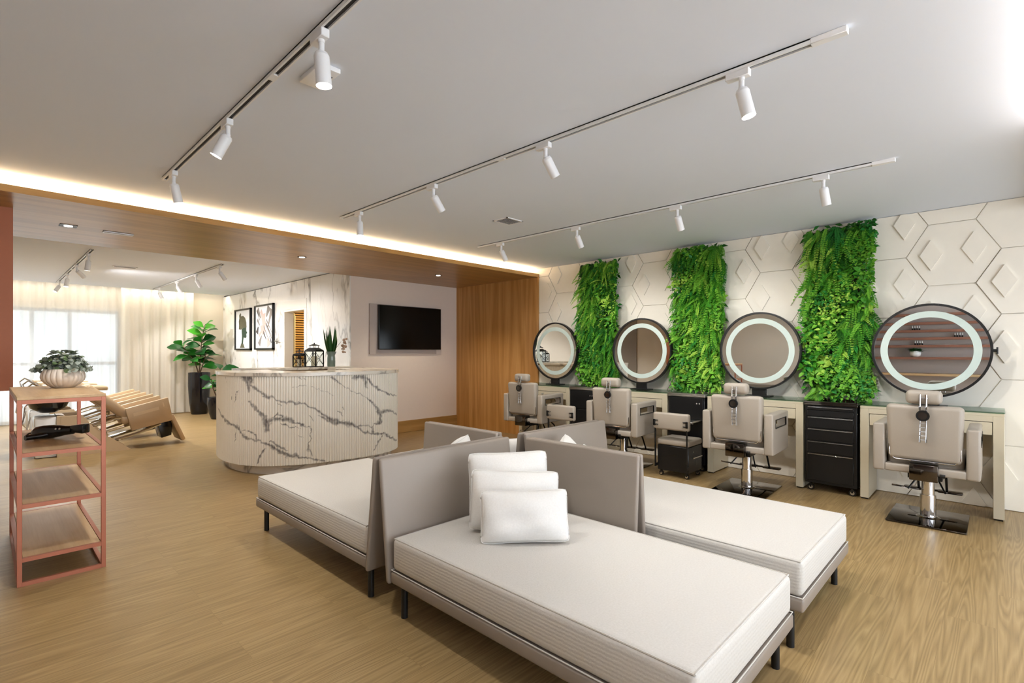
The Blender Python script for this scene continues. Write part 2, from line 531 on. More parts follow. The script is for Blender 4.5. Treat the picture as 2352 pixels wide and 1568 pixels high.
# plant wall with hexagonal relief tiles
hv, hf = [], []
def solid(poly, x0, x1):
    """closed little slab: polygon in (y, z) between two x planes (front is the lower x)"""
    n = len(poly); b = len(hv)
    for y, z in poly: hv.append((x1, y, z))
    for y, z in poly: hv.append((x0, y, z))
    hf.append(tuple(range(b + n, b + 2 * n)))
    for k in range(n):
        hf.append((b + k, b + (k + 1) % n, b + n + (k + 1) % n, b + n + k))
def clip(poly, f):
    out = []
    for i in range(len(poly)):
        p, q = poly[i], poly[(i + 1) % len(poly)]
        a, c = f(p), f(q)
        if a >= 0: out.append(p)
        if (a >= 0) != (c >= 0):
            t = a / (a - c); out.append((p[0] + (q[0] - p[0]) * t, p[1] + (q[1] - p[1]) * t))
    return out
def clipall(poly):
    for f in (lambda p: p[1] - 0.004, lambda p: 2.546 - p[1], lambda p: 4.995 - p[0], lambda p: p[0] + 1.3):
        if len(poly) < 3: break
        poly = clip(poly, f)
    return poly
A_ = 0.312; HH = A_ * math.sqrt(3) / 2
for ci in range(-4, 12):
    cy = 0.288 + ci * 1.5 * A_
    for ri in range(-5, 3):
        cz = 2.15 + ri * 2 * HH + (HH if ci % 2 else 0)
        g = 0.987
        hexp = [(cy + g * A_ * math.cos(k * PI / 3), cz + g * A_ * math.sin(k * PI / 3)) for k in range(6)]
        lift = R.choice((0.012, 0.015, 0.018, 0.021))
        p = clipall(hexp)
        if len(p) >= 3: solid(p, XW - lift, XW)
        # raised lozenges, edges parallel to the sides
        def loz(oy, oz, s_):
            return [(cy + oy, cz + oz + s_ * HH), (cy + oy - s_ * A_ * 0.5, cz + oz), (cy + oy, cz + oz - s_ * HH), (cy + oy + s_ * A_ * 0.5, cz + oz)]
        def wedge(oy, oz):
            return [(cy + oy, cz + oz), (cy + oy + 0.02, cz + oz), (cy + oy - 0.5 * 0.44 * A_ + 0.02, cz + oz - 0.44 * HH), (cy + oy - 0.5 * 0.44 * A_, cz + oz - 0.44 * HH)]
        sides = [(0.44 * A_, 0.0), (-0.46 * A_, 0.12 * HH)]
        r = R.random()
        if r < 0.6: use = sides
        elif r < 0.7: use = sides[:1]
        else: use = sides[1:]
        for oy, oz in use:
            p = clipall(loz(oy, oz, 0.5))
            if len(p) >= 3: solid(p, XW - lift - R.choice((0.010, 0.014, 0.017)), XW - lift + 0.001)
wall_r = B().box((XW, YB, 0), (XW + 0.12, YT, CEIL + 0.1)).build('wall_right', M['hex'], None, 0)
tiles = raw('hex_relief', hv, hf, M['hex'], wall_r)
tag(wall_r, kind='structure')

# room beyond the doorway
struct('wall_side_room', B().box((XM + 0.14, 11.0, 0), (5.9, 11.1, 2.6)).box((5.8, YT + 0.12, 0), (5.9, 11.0, 2.6)).box((XM + 0.14, YT + 0.12, 2.5), (5.9, 11.0, 2.6)), M['beige_wall'])
fr = B()
for y0, y1 in ((DY0 + 0.001, DY0 + 0.035), (DY1 - 0.035, DY1 - 0.001)):
    fr.box((XM - 0.011, y0, 0), (XM + 0.15, y1, DZ - 0.036))
fr.box((XM - 0.012, DY0 - 0.06, 0), (XM - 0.001, DY0, DZ - 0.002)).box((XM - 0.012, DY1, 0), (XM - 0.001, DY1 + 0.04, DZ - 0.002)).box((XM - 0.012, DY0 - 0.06, DZ), (XM - 0.001, DY1 + 0.04, DZ + 0.15)).box((XM - 0.011, DY0 + 0.001, DZ - 0.035), (XM + 0.15, DY1 - 0.001, DZ - 0.001))
door = struct('door_1', fr, M['white_gloss'])
th = math.radians(66)
lf = B().box((0, -0.02, 0.01), (0.84, 0.02, DZ - 0.04), 0.003, 1).build('door_leaf', M['cream_door'], door, 40, (XM + 0.16, DY1 - 0.01, 0), rot=(0, 0, th))
hd = B()
hd.cyl((0.775, -0.02, 1.0), (0.775, -0.06, 1.0), 0.011).cyl((0.775, -0.055, 1.0), (0.66, -0.055, 1.0), 0.009).box((0.76, -0.026, 0.94), (0.79, -0.02, 1.06), 0.003, 1)
hd.build('door_handle', M['chrome'], lf)
bl = thing('wooden_blind', 'amber wooden slat blind seen through the open doorway', 'blind', (4.75, 10.9, 0))
sl = B()
for k in range(36):
    z = 0.35 + k * 0.051
    sl.box((-0.55, -0.012, z), (0.55, 0.012, z + 0.031))
sl.build('slats', M['slat'], bl, 0)
B().box((-0.57, -0.02, 2.2), (0.57, 0.03, 2.25), 0.004, 1).build('head_rail', M['slat'], bl)
B().box((-0.56, 0.04, 0.3), (0.56, 0.06, 2.2)).build('gap_backing', M['bark'], bl, 0)  # dark sheet added behind, so the gaps between slats look shadowed
cd = B()
for x in (-0.3, 0.3): cd.cyl((x, -0.014, 0.36), (x, -0.014, 2.2), 0.003, n=6)
cd.build('ladder_cord', M['candle'], bl)
# flush lever on the marble leaf next to the frame
lv = thing('lever_handle', 'small steel lever handle on the marble wall beside the second picture', 'door handle', (XM, 9.5, 1.49))
B().box((-0.012, 0.06, -0.05), (0, 0.085, 0.05), 0.003, 1).build('rose_plate', M['steel'], lv)
B().cyl((-0.012, 0.07, 0), (-0.05, 0.07, 0), 0.009).cyl((-0.048, 0.075, 0), (-0.048, -0.11, 0), 0.009).build('lever', M['steel'], lv)

# led strips of the coves (real strips lying in their coves)
struct('trim_5', B().box((XL + 0.05, YF + 0.085, ZB + 0.052), (XW - 0.05, YF + 0.1, ZB + 0.06)), M['led'])
area('cove_light', (2.4, YF + 0.09, ZB + 0.066), (PI, 0, 0), 6.6, 0.02, 19, (1, 0.85, 0.62))
area('cove_light', (1.4, 12.29, 2.6), (math.radians(-18), 0, 0), 4.5, 0.05, 20, (1, 0.9, 0.72))
# second cove by the right edge of the picture
struct('trim_6', B().box((XL, -0.62, ZB), (XW, -0.34, ZB + 0.05)), M['beam'])
area('cove_light', (1.5, -0.40, ZB + 0.066), (PI, 0, 0), 4.8, 0.02, 205, (1, 0.97, 0.95))

# ------------------------------------------------------------------ ceiling fittings
GT = 'ceiling track spotlights'
def track(name, label, x, y0, y1, feed=False, joins=(), z=CEIL):
    t = thing(name, label, 'track light rail', (x, (y0 + y1) / 2, z))
    L = (y1 - y0) / 2
    b = B()
    b.box((-0.017, -L, -0.021), (-0.009, L, 0)).box((0.009, -L, -0.021), (0.017, L, 0)).box((-0.017, -L, -0.006), (0.017, L, 0))
    b.build('rail', M['fixture'], t, 0)
    B().box((-0.009, -L + 0.012, -0.013), (0.009, L - 0.01, -0.006)).build('slot', M['slot'], t, 0)
    e = B()
    e.box((-0.0175, L - 0.02, -0.022), (0.0175, L + 0.004, 0), 0.002, 1)
    e.build('end_cap', M['fixture'], t)
    if feed:
        B().box((-0.0185, -L - 0.005, -0.024), (0.0185, -L + 0.12, 0), 0.002, 1).build('feed_box', M['fixture'], t)
    for jy in joins:
        B().box((-0.0178, jy - (y0 + y1) / 2 - 0.03, -0.0215), (0.0178, jy - (y0 + y1) / 2 + 0.03, -0.005), 0.001, 1).build('joiner', M['fixture'], t)
    return t
def spot(x, y, aim, label, on, watts, z=CEIL, rad=0.029, ln=0.125, cone=82, tone='lens', col=(1, 0.975, 0.935), blend=0.55):
    """a cylinder spotlight clipped into a track, with its lamp"""
    a = Vector(aim).normalized()
    t = thing('track_spotlight', label, 'spotlight', (x, y, z - 0.021), 0, GT)
    B().box((-0.017, -0.055, -0.03), (0.017, 0.045, 0.004), 0.003, 1).build('adapter', M['fixture'], t)
    B().cyl((0, -0.02, -0.03), (0, -0.02, -0.042), 0.013).cyl((0, -0.02, -0.04), (0, -0.02, -0.075), 0.0115).ball((0, -0.02, -0.078), 0.014).build('stem', M['fixture'], t)
    p = Vector((0, -0.02, -0.078))
    p0, p1 = p + a * 0.004, p + a * (0.004 + ln)
    B().cyl(p0, p0 + a * 0.012, rad * 0.82, rad, 28).cyl(p0 + a * 0.012, p1, rad, rad, 28, caps=False).cyl(p1, p1 - a * 0.03, rad, rad * 0.86, 28, caps=False).build('lamp_head', M['fixture'], t)
    B().cyl(p1 - a * 0.012, p1 - a * 0.006, rad * 0.93, rad * 0.93, 28).build('lens', M[tone], t)
    if on:
        l = bpy.data.lights.new('spot_lamp', 'SPOT')
        l.energy = watts; l.spot_size = math.radians(cone); l.spot_blend = blend
        l.shadow_soft_size = 0.028; l.color = col
        o = bpy.data.objects.new('spot_lamp', l)
        o.location = Vector((x, y, z - 0.021)) + p1 + a * 0.004
        o.rotation_euler = a.to_track_quat('-Z', 'Y').to_euler()
        COL.objects.link(o)
    return t
track('light_track', 'white ceiling track running out at the top of the picture, nearest the rack', 0.9, -0.6, 4.33, False, (2.35,))
track('light_track', 'long white middle ceiling track with a feed box, above the daybeds', 2.3, 0.42, 4.4, True, (2.3,))
track('light_track', 'white ceiling track nearest the plant wall', 4.07, 0.48, 4.45, True, (2.3,))
track('light_track', 'ceiling track of the back room, farther from the marble wall', 0.9, 7.85, 12.0, False, (9.9,), CEILB)
track('light_track', 'ceiling track of the back room, closer to the marble wall', 2.32, 7.85, 12.0, False, (9.9,), CEILB)
ordn = ['first', 'second', 'third', 'fourth']
W1 = 41
for i, (y, aim) in enumerate(((4.09, (0.25, 0.12, -1)), (2.98, (-0.42, 0.28, -1)), (1.9, (0.06, -0.05, -1)))):
    spot(0.9, y, aim, 'white cylinder spotlight, %s from the timber beam on the track nearest the rack' % ordn[i], True, W1, cone=112)
for i, (y, aim) in enumerate(((4.09, (0, -0.05, -1)), (3.03, (0.62, -0.1, -0.9)), (1.95, (0.62, -0.15, -0.9)), (0.83, (0.08, -0.22, -1)))):
    spot(2.3, y, aim, 'white cylinder spotlight, %s from the timber beam on the middle ceiling track' % ordn[i], True, W1, cone=122 if i in (1, 2) else 82)
for i, (y, aim) in enumerate(((4.09, (0.55, -0.05, -0.9)), (3.03, (0.55, -0.05, -0.9)), (1.98, (0.5, -0.05, -0.9)), (0.9, (0.3, -0.1, -1)))):
    spot(4.07, y, aim, 'white cylinder spotlight, %s from the timber beam on the track nearest the plant wall' % ordn[i], True, W1, cone=122)
for i, (y, aim) in enumerate(((11.65, (-0.5, -0.2, -0.9)), (10.45, (-0.15, -0.1, -1)), (9.3, (0.5, 0.3, -0.5)), (8.15, (-0.1, 0.1, -1)))):
    spot(0.9, y, aim, 'beige lit spotlight, %s from the curtain on the back-room track farther from the marble' % ordn[i], True, 112, CEILB, cone=135, col=(1, 0.98, 0.96))
for i, (y, aim) in enumerate(((11.6, (0.4, 0, -0.9)), (10.3, (0.5, 0.0, -0.9)), (9.15, (0.5, 0, -0.9)), (8.0, (0.6, 0, -0.9)))):
    spot(2.32, y, aim, 'beige lit spotlight, %s from the curtain on the back-room track closer to the marble' % ordn[i], True, 60, CEILB, cone=125, col=(1, 0.98, 0.96))
# grilles
def vent(label, x, y, z, sx, sy):
    t = thing('ceiling_vent', label, 'air vent', (x, y, z))
    b = B()
    b.box((-sx, -sy, -0.008), (sx, -sy + 0.014, 0)).box((-sx, sy - 0.014, -0.008), (sx, sy, 0)).box((-sx, -sy, -0.008), (-sx + 0.014, sy, 0)).box((sx - 0.014, -sy, -0.008), (sx, sy, 0))
    b.build('frame', M['fixture'], t, 0)
    g = B(); n = 9
    for k in range(n):
        xx = -sx + 0.014 + (k + 0.5) * (2 * sx - 0.028) / n
        g.box((xx - 0.004, -sy + 0.014, -0.006), (xx + 0.004, sy - 0.014, -0.002))
    for k in range(5):
        yy = -sy + 0.014 + (k + 0.5) * (2 * sy - 0.028) / 5
        g.box((-sx + 0.014, yy - 0.002, -0.007), (sx - 0.014, yy + 0.002, -0.003))
    g.build('grille', M['vent'], t, 0)
    B().box((-sx + 0.01, -sy + 0.01, -0.0015), (sx - 0.01, sy - 0.01, 0)).build('backing', M['slot'], t, 0)
vent('square grey air grille in the white ceiling between the two long tracks', 3.47, 3.38, CEIL, 0.11, 0.095)
vent('slim white air grille in the back-room ceiling between its tracks', 1.42, 9.15, CEILB, 0.14, 0.06)
# recessed lamps of the timber soffit
def downlight(label, x, y, sq):
    t = thing('downlight', label, 'downlight', (x, y, ZB), 0, 'recessed lamps in the timber soffit')
    b = B()
    if sq:
        for a, c in (((-0.06, -0.06), (0.06, -0.048)), ((-0.06, 0.048), (0.06, 0.06)), ((-0.06, -0.06), (-0.048, 0.06)), ((0.048, -0.06), (0.06, 0.06))):
            b.box((a[0], a[1], -0.004), (c[0], c[1], 0.0))
        b.box((-0.05, -0.05, -0.003), (0.05, 0.05, -0.0005), mi=1)
    else:
        b.lathe([(0.05, -0.0005), (0.052, -0.004), (0.044, -0.005), (0.042, -0.002)], n=28)
        b.cyl((0, 0, -0.003), (0, 0, -0.0005), 0.045, n=28, mi=1)
    b.build('trim_ring', [M['black'], M['black']], t)
    B().cyl((0, 0, -0.0065), (0, 0, -0.0035), 0.030, n=24).build('lens', M['lens'], t)
    l = bpy.data.lights.new('spot_lamp', 'SPOT'); l.energy = 42; l.spot_size = math.radians(120); l.spot_blend = 0.7; l.shadow_soft_size = 0.03; l.color = (1, 0.86, 0.66)
    o = bpy.data.objects.new('spot_lamp', l); o.location = (x, y, ZB - 0.02); COL.objects.link(o)
downlight('square black recessed downlight at the pale end of the timber soffit', 0.52, 5.97, True)
downlight('round recessed downlight in the timber soffit above the marble counter', 2.61, 5.95, False)
downlight('round recessed downlight in the timber soffit near the television', 4.62, 5.93, False)
t = thing('emergency_light', 'slim white emergency light slot in the timber soffit', 'emergency light', (0.88, 6.0, ZB))
B().box((-0.115, -0.035, -0.012), (0.115, 0.035, 0), 0.003, 1).build('housing', M['steel'], t)
B().box((-0.105, -0.028, -0.016), (0.105, 0.0, -0.011), 0.002, 1).build('diffuser', M['fixture'], t)
t = thing('ceiling_sensor', 'square white box on the ceiling behind a lit spotlight', 'sensor', (1.045, 2.2, CEIL))
B().box((-0.05, -0.1, -0.022), (0.05, 0.1, 0), 0.004, 2).build('cover', M['fixture'], t)
B().box((0.02, -0.05, -0.026), (0.035, -0.02, -0.021)).build('indicator', M['slot'], t)

# ------------------------------------------------------------------ daybeds
GD = 'four daybeds back to back'
def daybed(label, x0, x1, y0, y1, ex, ey):
    """ex, ey: +1 when the inner (back) side is the high-x / high-y side"""
    W, L = x1 - x0, y1 - y0
    t = thing('daybed', label, 'daybed', ((x0 + x1) / 2, (y0 + y1) / 2, 0), 0, GD)
    def P(u, v, z): return Vector((ex * (u - W / 2), ey * (v - L / 2), z))
    f = lambda c: P(c.x, c.y, c.z)
    B().box((0, 0, 0.172), (W, L, 0.232), 0.012, 3, fn=f).build('base_frame', M['taupe'], t)
    mt = B().box((0.006, 0.006, 0.234), (W - 0.006, L - 0.004, 0.392), 0.026, 4)
    def puff(c):
        if c.z > 0.36:
            a = max(0, 1 - (2 * (c.x / W - 0.5)) ** 4) * max(0, 1 - (2 * (c.y / L - 0.5)) ** 4)
            c = Vector((c.x, c.y, c.z + 0.006 * a))
        return f(c)
    for v in mt.bm.verts: v.co = puff(v.co)
    mo = mt.build('mattress', M['mattress'], t)
    pp = B(); e = 0.016
    ring = [P(u, v, 0.388) for u, v in ((e, e), (W - e, e), (W - e, L - e), (e, L - e), (e, e))]
    pp.tube(ring, 0.0035, 6)
    ring = [P(u, v, 0.236) for u, v in ((0.004, 0.004), (W - 0.004, 0.004), (W - 0.004, L - 0.004), (0.004, L - 0.004), (0.004, 0.004))]
    pp.tube(ring, 0.0028, 6)
    pp.build('piping', M['mattress'], mo)
    def lean_v(c): return f(Vector((c.x, c.y + 0.075 * (c.z - 0.17) / 0.6, c.z)))
    def lean_u(c): return f(Vector((c.x + 0.04 * (c.z - 0.17) / 0.6, c.y, c.z)))
    B().box((-0.008, L + 0.001, 0.165), (W - 0.005, L + 0.03, 0.765), 0.013, 3, fn=lean_v).build('backrest', M['taupe'], t)
    B().box((W + 0.001, L - 0.80, 0.165), (W + 0.03, L - 0.012, 0.765), 0.013, 3, fn=lean_u).build('backrest', M['taupe'], t)
    for u, v in ((0.055, 0.06), (W - 0.035, 0.06), (0.055, L - 0.04), (W - 0.035, L - 0.04)):
        p = P(u, v, 0)
        B().cyl((p.x, p.y, 0), (p.x, p.y, 0.175), 0.0165, 0.0165, 16).build('leg', M['black'], t)
    return t
daybed('white daybed with taupe backrests nearest the camera, holding three pillows in full view', 1.37, 2.29, 0.60, 2.135, 1, 1)
daybed('white daybed with taupe backrests standing on the open floor before the marble counter', 1.37, 2.29, 2.365, 3.90, 1, -1)
daybed('white daybed closest to the mirror stations, its outer end by the wide open floor', 2.43, 3.35, 0.60, 2.135, -1, 1)
daybed('white daybed at the back of the group, mostly hidden by the other backrests', 2.43, 3.35, 2.365, 3.90, -1, -1)

def pillow(w, h, t_, label, pos, yaw, lean, group, roll=0.0):
    n = 26
    def outl(u, v):
        return (w / 2 * u * (1 - 0.035 * (1 - v * v) * abs(u) ** 3 - 0.045 * v ** 8 * abs(u) ** 3),
                h / 2 * v * (1 - 0.05 * (1 - u * u) * abs(v) ** 3 - 0.06 * u ** 8 * abs(v) ** 3))
    b = bmesh.new()
    vs = {}
    for sgn in (1, -1):
        for i in range(n + 1):
            for j in range(n + 1):
                u, v = -1 + 2 * i / n, -1 + 2 * j / n
                edge = i in (0, n) or j in (0, n)
                if sgn < 0 and edge:
                    vs[(sgn, i, j)] = vs[(1, i, j)]; continue
                px, pz = outl(u, v)
                th_ = t_ / 2 * ((1 - abs(u) ** 2.5) * (1 - abs(v) ** 2.5)) ** 0.58 * 1.18
                th_ *= 1 + 0.06 * math.sin(5 * u + 3 * v) + 0.05 * math.sin(7 * v - 2 * u + sgn)
                vs[(sgn, i, j)] = b.verts.new((px, sgn * th_, pz))
    for sgn in (1, -1):
        for i in range(n):
            for j in range(n):
                q = [vs[(sgn, i, j)], vs[(sgn, i + 1, j)], vs[(sgn, i + 1, j + 1)], vs[(sgn, i, j + 1)]]
                b.faces.new(q if sgn < 0 else list(reversed(q)))
    B_ = B(); B_.bm.free(); B_.bm = b
    o = thing('throw_pillow', label, 'pillow', pos, yaw, group)
    B_.build('cushion', M['pillow'], o, 80, rot=(lean, roll, 0))
    sm = B()
    loop = []
    for k in range(4 * n + 1):
        q = k % (4 * n)
        i, j = ((q, 0) if q < n else (n, q - n) if q < 2 * n else (3 * n - q, n) if q < 3 * n else (0, 4 * n - q))
        u, v = -1 + 2 * i / n, -1 + 2 * j / n
        loop.append((outl(u, v)[0], 0, outl(u, v)[1]))
    sm.tube(loop, 0.0026, 6).build('seam', M['pillow'], o, 60, rot=(lean, roll, 0))
    return o
# local -y of a pillow is its front
PA = [(0.43, 0.37, 0.13, (1.945, 1.89, 0.578), 'back'), (0.455, 0.30, 0.13, (1.868, 1.775, 0.545), 'middle'), (0.425, 0.245, 0.12, (1.79, 1.635, 0.513), 'front')]
for w, h, t_, p, nm in PA:
    pillow(w, h, t_, {'back': 'tallest white pillow standing at the back of the nearest pillow stack', 'middle': 'white pillow in the middle of the nearest pillow stack',
                      'front': 'low white lumbar pillow at the front of the nearest pillow stack'}[nm], p, -math.atan2(0.722, 0.692) + (0.05 if nm == 'back' else 0), -0.30 if nm != 'back' else -0.22, 'pillows on the nearest daybed', 0.03 if nm == 'middle' else -0.03)
SB = [(0.36, 0.36, 0.14, (2.10, 1.985, 0.572), 0.62, 'tall back'), (0.40, 0.28, 0.13, (2.00, 1.93, 0.532), 0.55, 'middle'), (0.36, 0.22, 0.12, (1.90, 1.86, 0.503), 0.55, 'low front')]
for nm, fx, fy, where in (('b', False, True, 'on the daybed before the marble counter'), ('c', True, False, 'on the daybed closest to the mirror stations'), ('d', True, True, 'on the daybed at the back of the group')):
    for w, h, t_, p, sw, k in SB:
        if nm == 'd' and k == 'tall back': continue
        x = 4.72 - p[0] if fx else p[0]
        y = 4.5 - p[1] if fy else p[1]
        dx, dy = (1 if fx else -1) * math.sin(sw), (1 if fy else -1) * math.cos(sw)     # the way the pillow faces
        pillow(w, h, t_, 'white %s pillow %s' % (k, where), (x, y, p[2]), math.atan2(dy, dx) + PI / 2, -0.25, 'pillows ' + where)

# ------------------------------------------------------------------ marble counter
PLAN = [(1.93, 6.72), (1.86, 6.45), (1.835, 6.15), (1.86, 5.9), (1.915, 5.73), (2.02, 5.56), (2.155, 5.445), (2.33, 5.345), (2.55, 5.275), (2.85, 5.225), (3.12, 5.22), (3.34, 5.27), (3.52, 5.375), (3.64, 5.53), (3.70, 5.75), (3.71, 6.1), (3.71, 6.5)]
def catmull(P, m=16):
    out = []
    for i in range(len(P) - 1):
        a, b_, c, d = P[max(i - 1, 0)], P[i], P[i + 1], P[min(i + 2, len(P) - 1)]
        for k in range(m):
            s = k / m
            out.append(tuple(0.5 * (2 * b_[j] + (c[j] - a[j]) * s + (2 * a[j] - 5 * b_[j] + 4 * c[j] - d[j]) * s * s + (3 * b_[j] - a[j] - 3 * c[j] + d[j]) * s ** 3) for j in (0, 1)))
    out.append(P[-1])
    return out
dense = catmull(PLAN)
cum = [0.0]
for a, b_ in zip(dense, dense[1:]): cum.append(cum[-1] + math.hypot(b_[0] - a[0], b_[1] - a[1]))
def at_len(s):
    import bisect
    i = min(max(bisect.bisect_right(cum, s) - 1, 0), len(cum) - 2)
    k = (s - cum[i]) / (cum[i + 1] - cum[i])
    a, b_ = dense[i], dense[i + 1]
    dx, dy = b_[0] - a[0], b_[1] - a[1]; L = math.hypot(dx, dy)
    return (a[0] + dx * k, a[1] + dy * k), (dy / L, -dx / L)   # point, left-hand... outward normal fixed below
# vein paths: (length along the front in m, height in m, width in m)
VEINS = [[(1.075,1.025,0.0281),(1.086,0.951,0.0131),(1.171,0.887,0.0093),(1.248,0.84,0.013),(1.355,0.793,0.0075),(1.477,0.762,0.0094),(1.607,0.748,0.0085),(1.695,0.706,0.0076),(1.768,0.664,0.0077),(1.832,0.612,0.0135),(1.926,0.547,0.0195),(2.023,0.504,0.0197),(2.124,0.49,0.0179),(2.208,0.442,0.0141),(2.273,0.38,0.0071),(2.401,0.359,0.0082),(2.549,0.329,0.0105),(2.687,0.265,0.0129),(2.85,0.194,0.0088)],[(1.758,0.607,0.0057),(1.823,0.574,0.0096),(1.926,0.532,0.0097)],[(2.208,0.457,0.004),(2.389,0.438,0.0062),(2.395,0.365,0.0165)],[(1.075,0.773,0.0094),(1.151,0.691,0.0131),(1.23,0.626,0.0149),(1.257,0.57,0.0205),(1.257,0.496,0.0233)],[(1.257,0.57,0.0205),(1.32,0.598,0.0168),(1.39,0.596,0.0168),(1.46,0.584,0.015),(1.529,0.558,0.0075),(1.634,0.51,0.0047),(1.695,0.459,0.0038),(1.695,0.401,0.0029),(1.669,0.328,0.0047),(1.66,0.262,0.0114),(1.704,0.191,0.0029)],[(1.302,0.607,0.0037),(1.373,0.652,0.0047),(1.416,0.623,0.0037),(1.39,0.568,0.0037)],[(1.408,0.549,0.0037),(1.477,0.509,0.0047),(1.599,0.484,0.0028)],[(0.32,0.668,0.0051),(0.537,0.587,0.0098),(0.76,0.519,0.0153),(0.914,0.484,0.0151),(0.968,0.421,0.0132),(1.041,0.383,0.0094),(1.151,0.369,0.0093),(1.248,0.338,0.0112),(1.338,0.289,0.0149),(1.442,0.22,0.015),(1.529,0.196,0.0132),(1.651,0.168,0.0095),(1.832,0.11,0.0058)],[(0.981,0.46,0.0038),(1.075,0.46,0.0047),(1.14,0.429,0.0075),(1.151,0.364,0.0131)],[(1.294,0.356,0.0047),(1.39,0.306,0.0112),(1.46,0.257,0.0047)],[(1.248,0.273,0.0093),(1.191,0.207,0.0075),(1.156,0.131,0.0047)],[(1.907,1.015,0.0117),(1.994,0.948,0.0049),(2.124,0.868,0.003),(2.318,0.767,0.0051),(2.414,0.667,0.0144),(2.478,0.599,0.0187),(2.499,0.482,0.0188),(2.401,0.452,0.0041)],[(2.506,0.586,0.0146),(2.613,0.606,0.0149),(2.73,0.572,0.0108),(2.85,0.514,0.0066)],[(2.166,1.026,0.022),(2.296,1.002,0.0254),(2.307,0.9,0.0142)],[(2.33,0.99,0.0143),(2.401,0.905,0.0082),(2.492,0.837,0.0104),(2.613,0.797,0.0085),(2.85,0.751,0.0066)],[(0.993,1.024,0.0282),(1.053,0.978,0.0234),(1.064,0.875,0.0112)],[(2.549,0.339,0.0063),(2.465,0.247,0.0083),(2.401,0.143,0.0051)],[(0.651,1.005,0.0078),(0.679,0.958,0.0039)],[(0.798,0.924,0.0038),(0.783,0.78,0.0038)],[(0.899,0.89,0.0038),(0.851,0.764,0.0038)],[(0.884,0.482,0.0038),(0.851,0.327,0.0038)],[(1.669,0.622,0.0028),(1.713,0.553,0.0029)],[(1.373,0.755,0.0047),(1.416,0.717,0.0037)],[(1.572,1.023,0.0057),(1.634,0.984,0.0019)],[(1.477,0.931,0.0019),(1.695,0.925,0.0019),(1.926,0.819,0.0019)],[(1.564,0.411,0.0019),(1.616,0.388,0.0019)],[(2.023,0.686,0.0049),(2.033,0.656,0.0049)],[(1.965,0.651,0.0029),(2.033,0.597,0.003)]]
import numpy as np
TOT = cum[-1]
PITCH = 0.0272
nfl = int(TOT / PITCH); sub = 6
NC = nfl * sub + 1; NR = 150
Z0, Z1 = 0.1, 1.037
sgrid = np.linspace(0, TOT, NC); zgrid = np.linspace(Z0, Z1, NR)
SS, ZZ = np.meshgrid(sgrid, zgrid, indexing='ij')
rs = np.random.RandomState(3)
def vnoise(x, y, seed):
    r_ = np.random.RandomState(seed); g = r_.rand(256, 256)
    xi = np.floor(x).astype(int); yi = np.floor(y).astype(int); fx = x - xi; fy = y - yi
    fx = fx * fx * (3 - 2 * fx); fy = fy * fy * (3 - 2 * fy)
    a = g[xi % 256, yi % 256]; b_ = g[(xi + 1) % 256, yi % 256]; c = g[xi % 256, (yi + 1) % 256]; d = g[(xi + 1) % 256, (yi + 1) % 256]
    return (a * (1 - fx) + b_ * fx) * (1 - fy) + (c * (1 - fx) + d * fx) * fy - 0.5
jx = 0.030 * vnoise(SS * 22, ZZ * 22, 1) + 0.014 * vnoise(SS * 70, ZZ * 70, 2)
jz = 0.030 * vnoise(SS * 22, ZZ * 22, 3) + 0.014 * vnoise(SS * 70, ZZ * 70, 4)
jx += (np.floor(SS / PITCH) * 7919 % 13 - 6) * 0.0006
VV = np.zeros_like(SS)
for path in VEINS:
    for (s0, z0, w0), (s1, z1, w1) in zip(path, path[1:]):
        ax, az = SS + jx - s0, ZZ + jz - z0
        bx, bz = s1 - s0, z1 - z0
        L2 = bx * bx + bz * bz + 1e-9
        k = np.clip((ax * bx + az * bz) / L2, 0, 1)
        d = np.hypot(ax - k * bx, az - k * bz)
        w = (w0 + (w1 - w0) * k) * 1.12 * (0.75 + 0.9 * np.abs(vnoise(SS * 35, ZZ * 35, 7)) * 2)
        VV = np.maximum(VV, np.clip(1.25 - d / np.maximum(w, 0.0016) * 0.9, 0, 1) * np.clip(w / 0.003, 0.45, 1))
VV *= 0.82 + 0.5 * vnoise(SS * 60, ZZ * 30, 9)
verts = []
for i in range(NC):
    (px_, py_), (nx, ny) = at_len(min(sgrid[i], TOT - 1e-6))
    ph = (i % sub) / sub
    off = 0.0125 * math.sqrt(max(0.0, 1 - (2 * ph - 1) ** 2)) if i % sub else 0.0
    # the outward side looks away from the desk's middle (2.8, 6.2)
    if (px_ - 2.8) * nx + (py_ - 6.2) * ny < 0: nx, ny = -nx, -ny
    for j in range(NR):
        verts.append((px_ + nx * off, py_ + ny * off, float(zgrid[j])))
faces = [(i * NR + j, (i + 1) * NR + j, (i + 1) * NR + j + 1, i * NR + j + 1) for i in range(NC - 1) for j in range(NR - 1)]
ctr = thing('reception_counter', 'curved reception counter of fluted white marble with dark veins', 'counter', (0, 0, 0))
fp = raw('fluted_front', verts, faces, M['flute'], ctr)
at = fp.data.attributes.new('vein', 'FLOAT', 'POINT')
at.data.foreach_set('value', np.clip(VV, 0, 1).reshape(-1).astype(np.float32))
def offset_plan(d, step=6):
    out = []
    for i in range(0, len(dense), step):
        a, b_ = dense[max(i - 1, 0)], dense[min(i + 1, len(dense) - 1)]
        tx, ty = b_[0] - a[0], b_[1] - a[1]; L = math.hypot(tx, ty)
        nx, ny = ty / L, -tx / L
        if (dense[i][0] - 2.8) * nx + (dense[i][1] - 6.2) * ny < 0: nx, ny = -nx, -ny
        out.append((dense[i][0] + nx * d, dense[i][1] + ny * d))
    return out
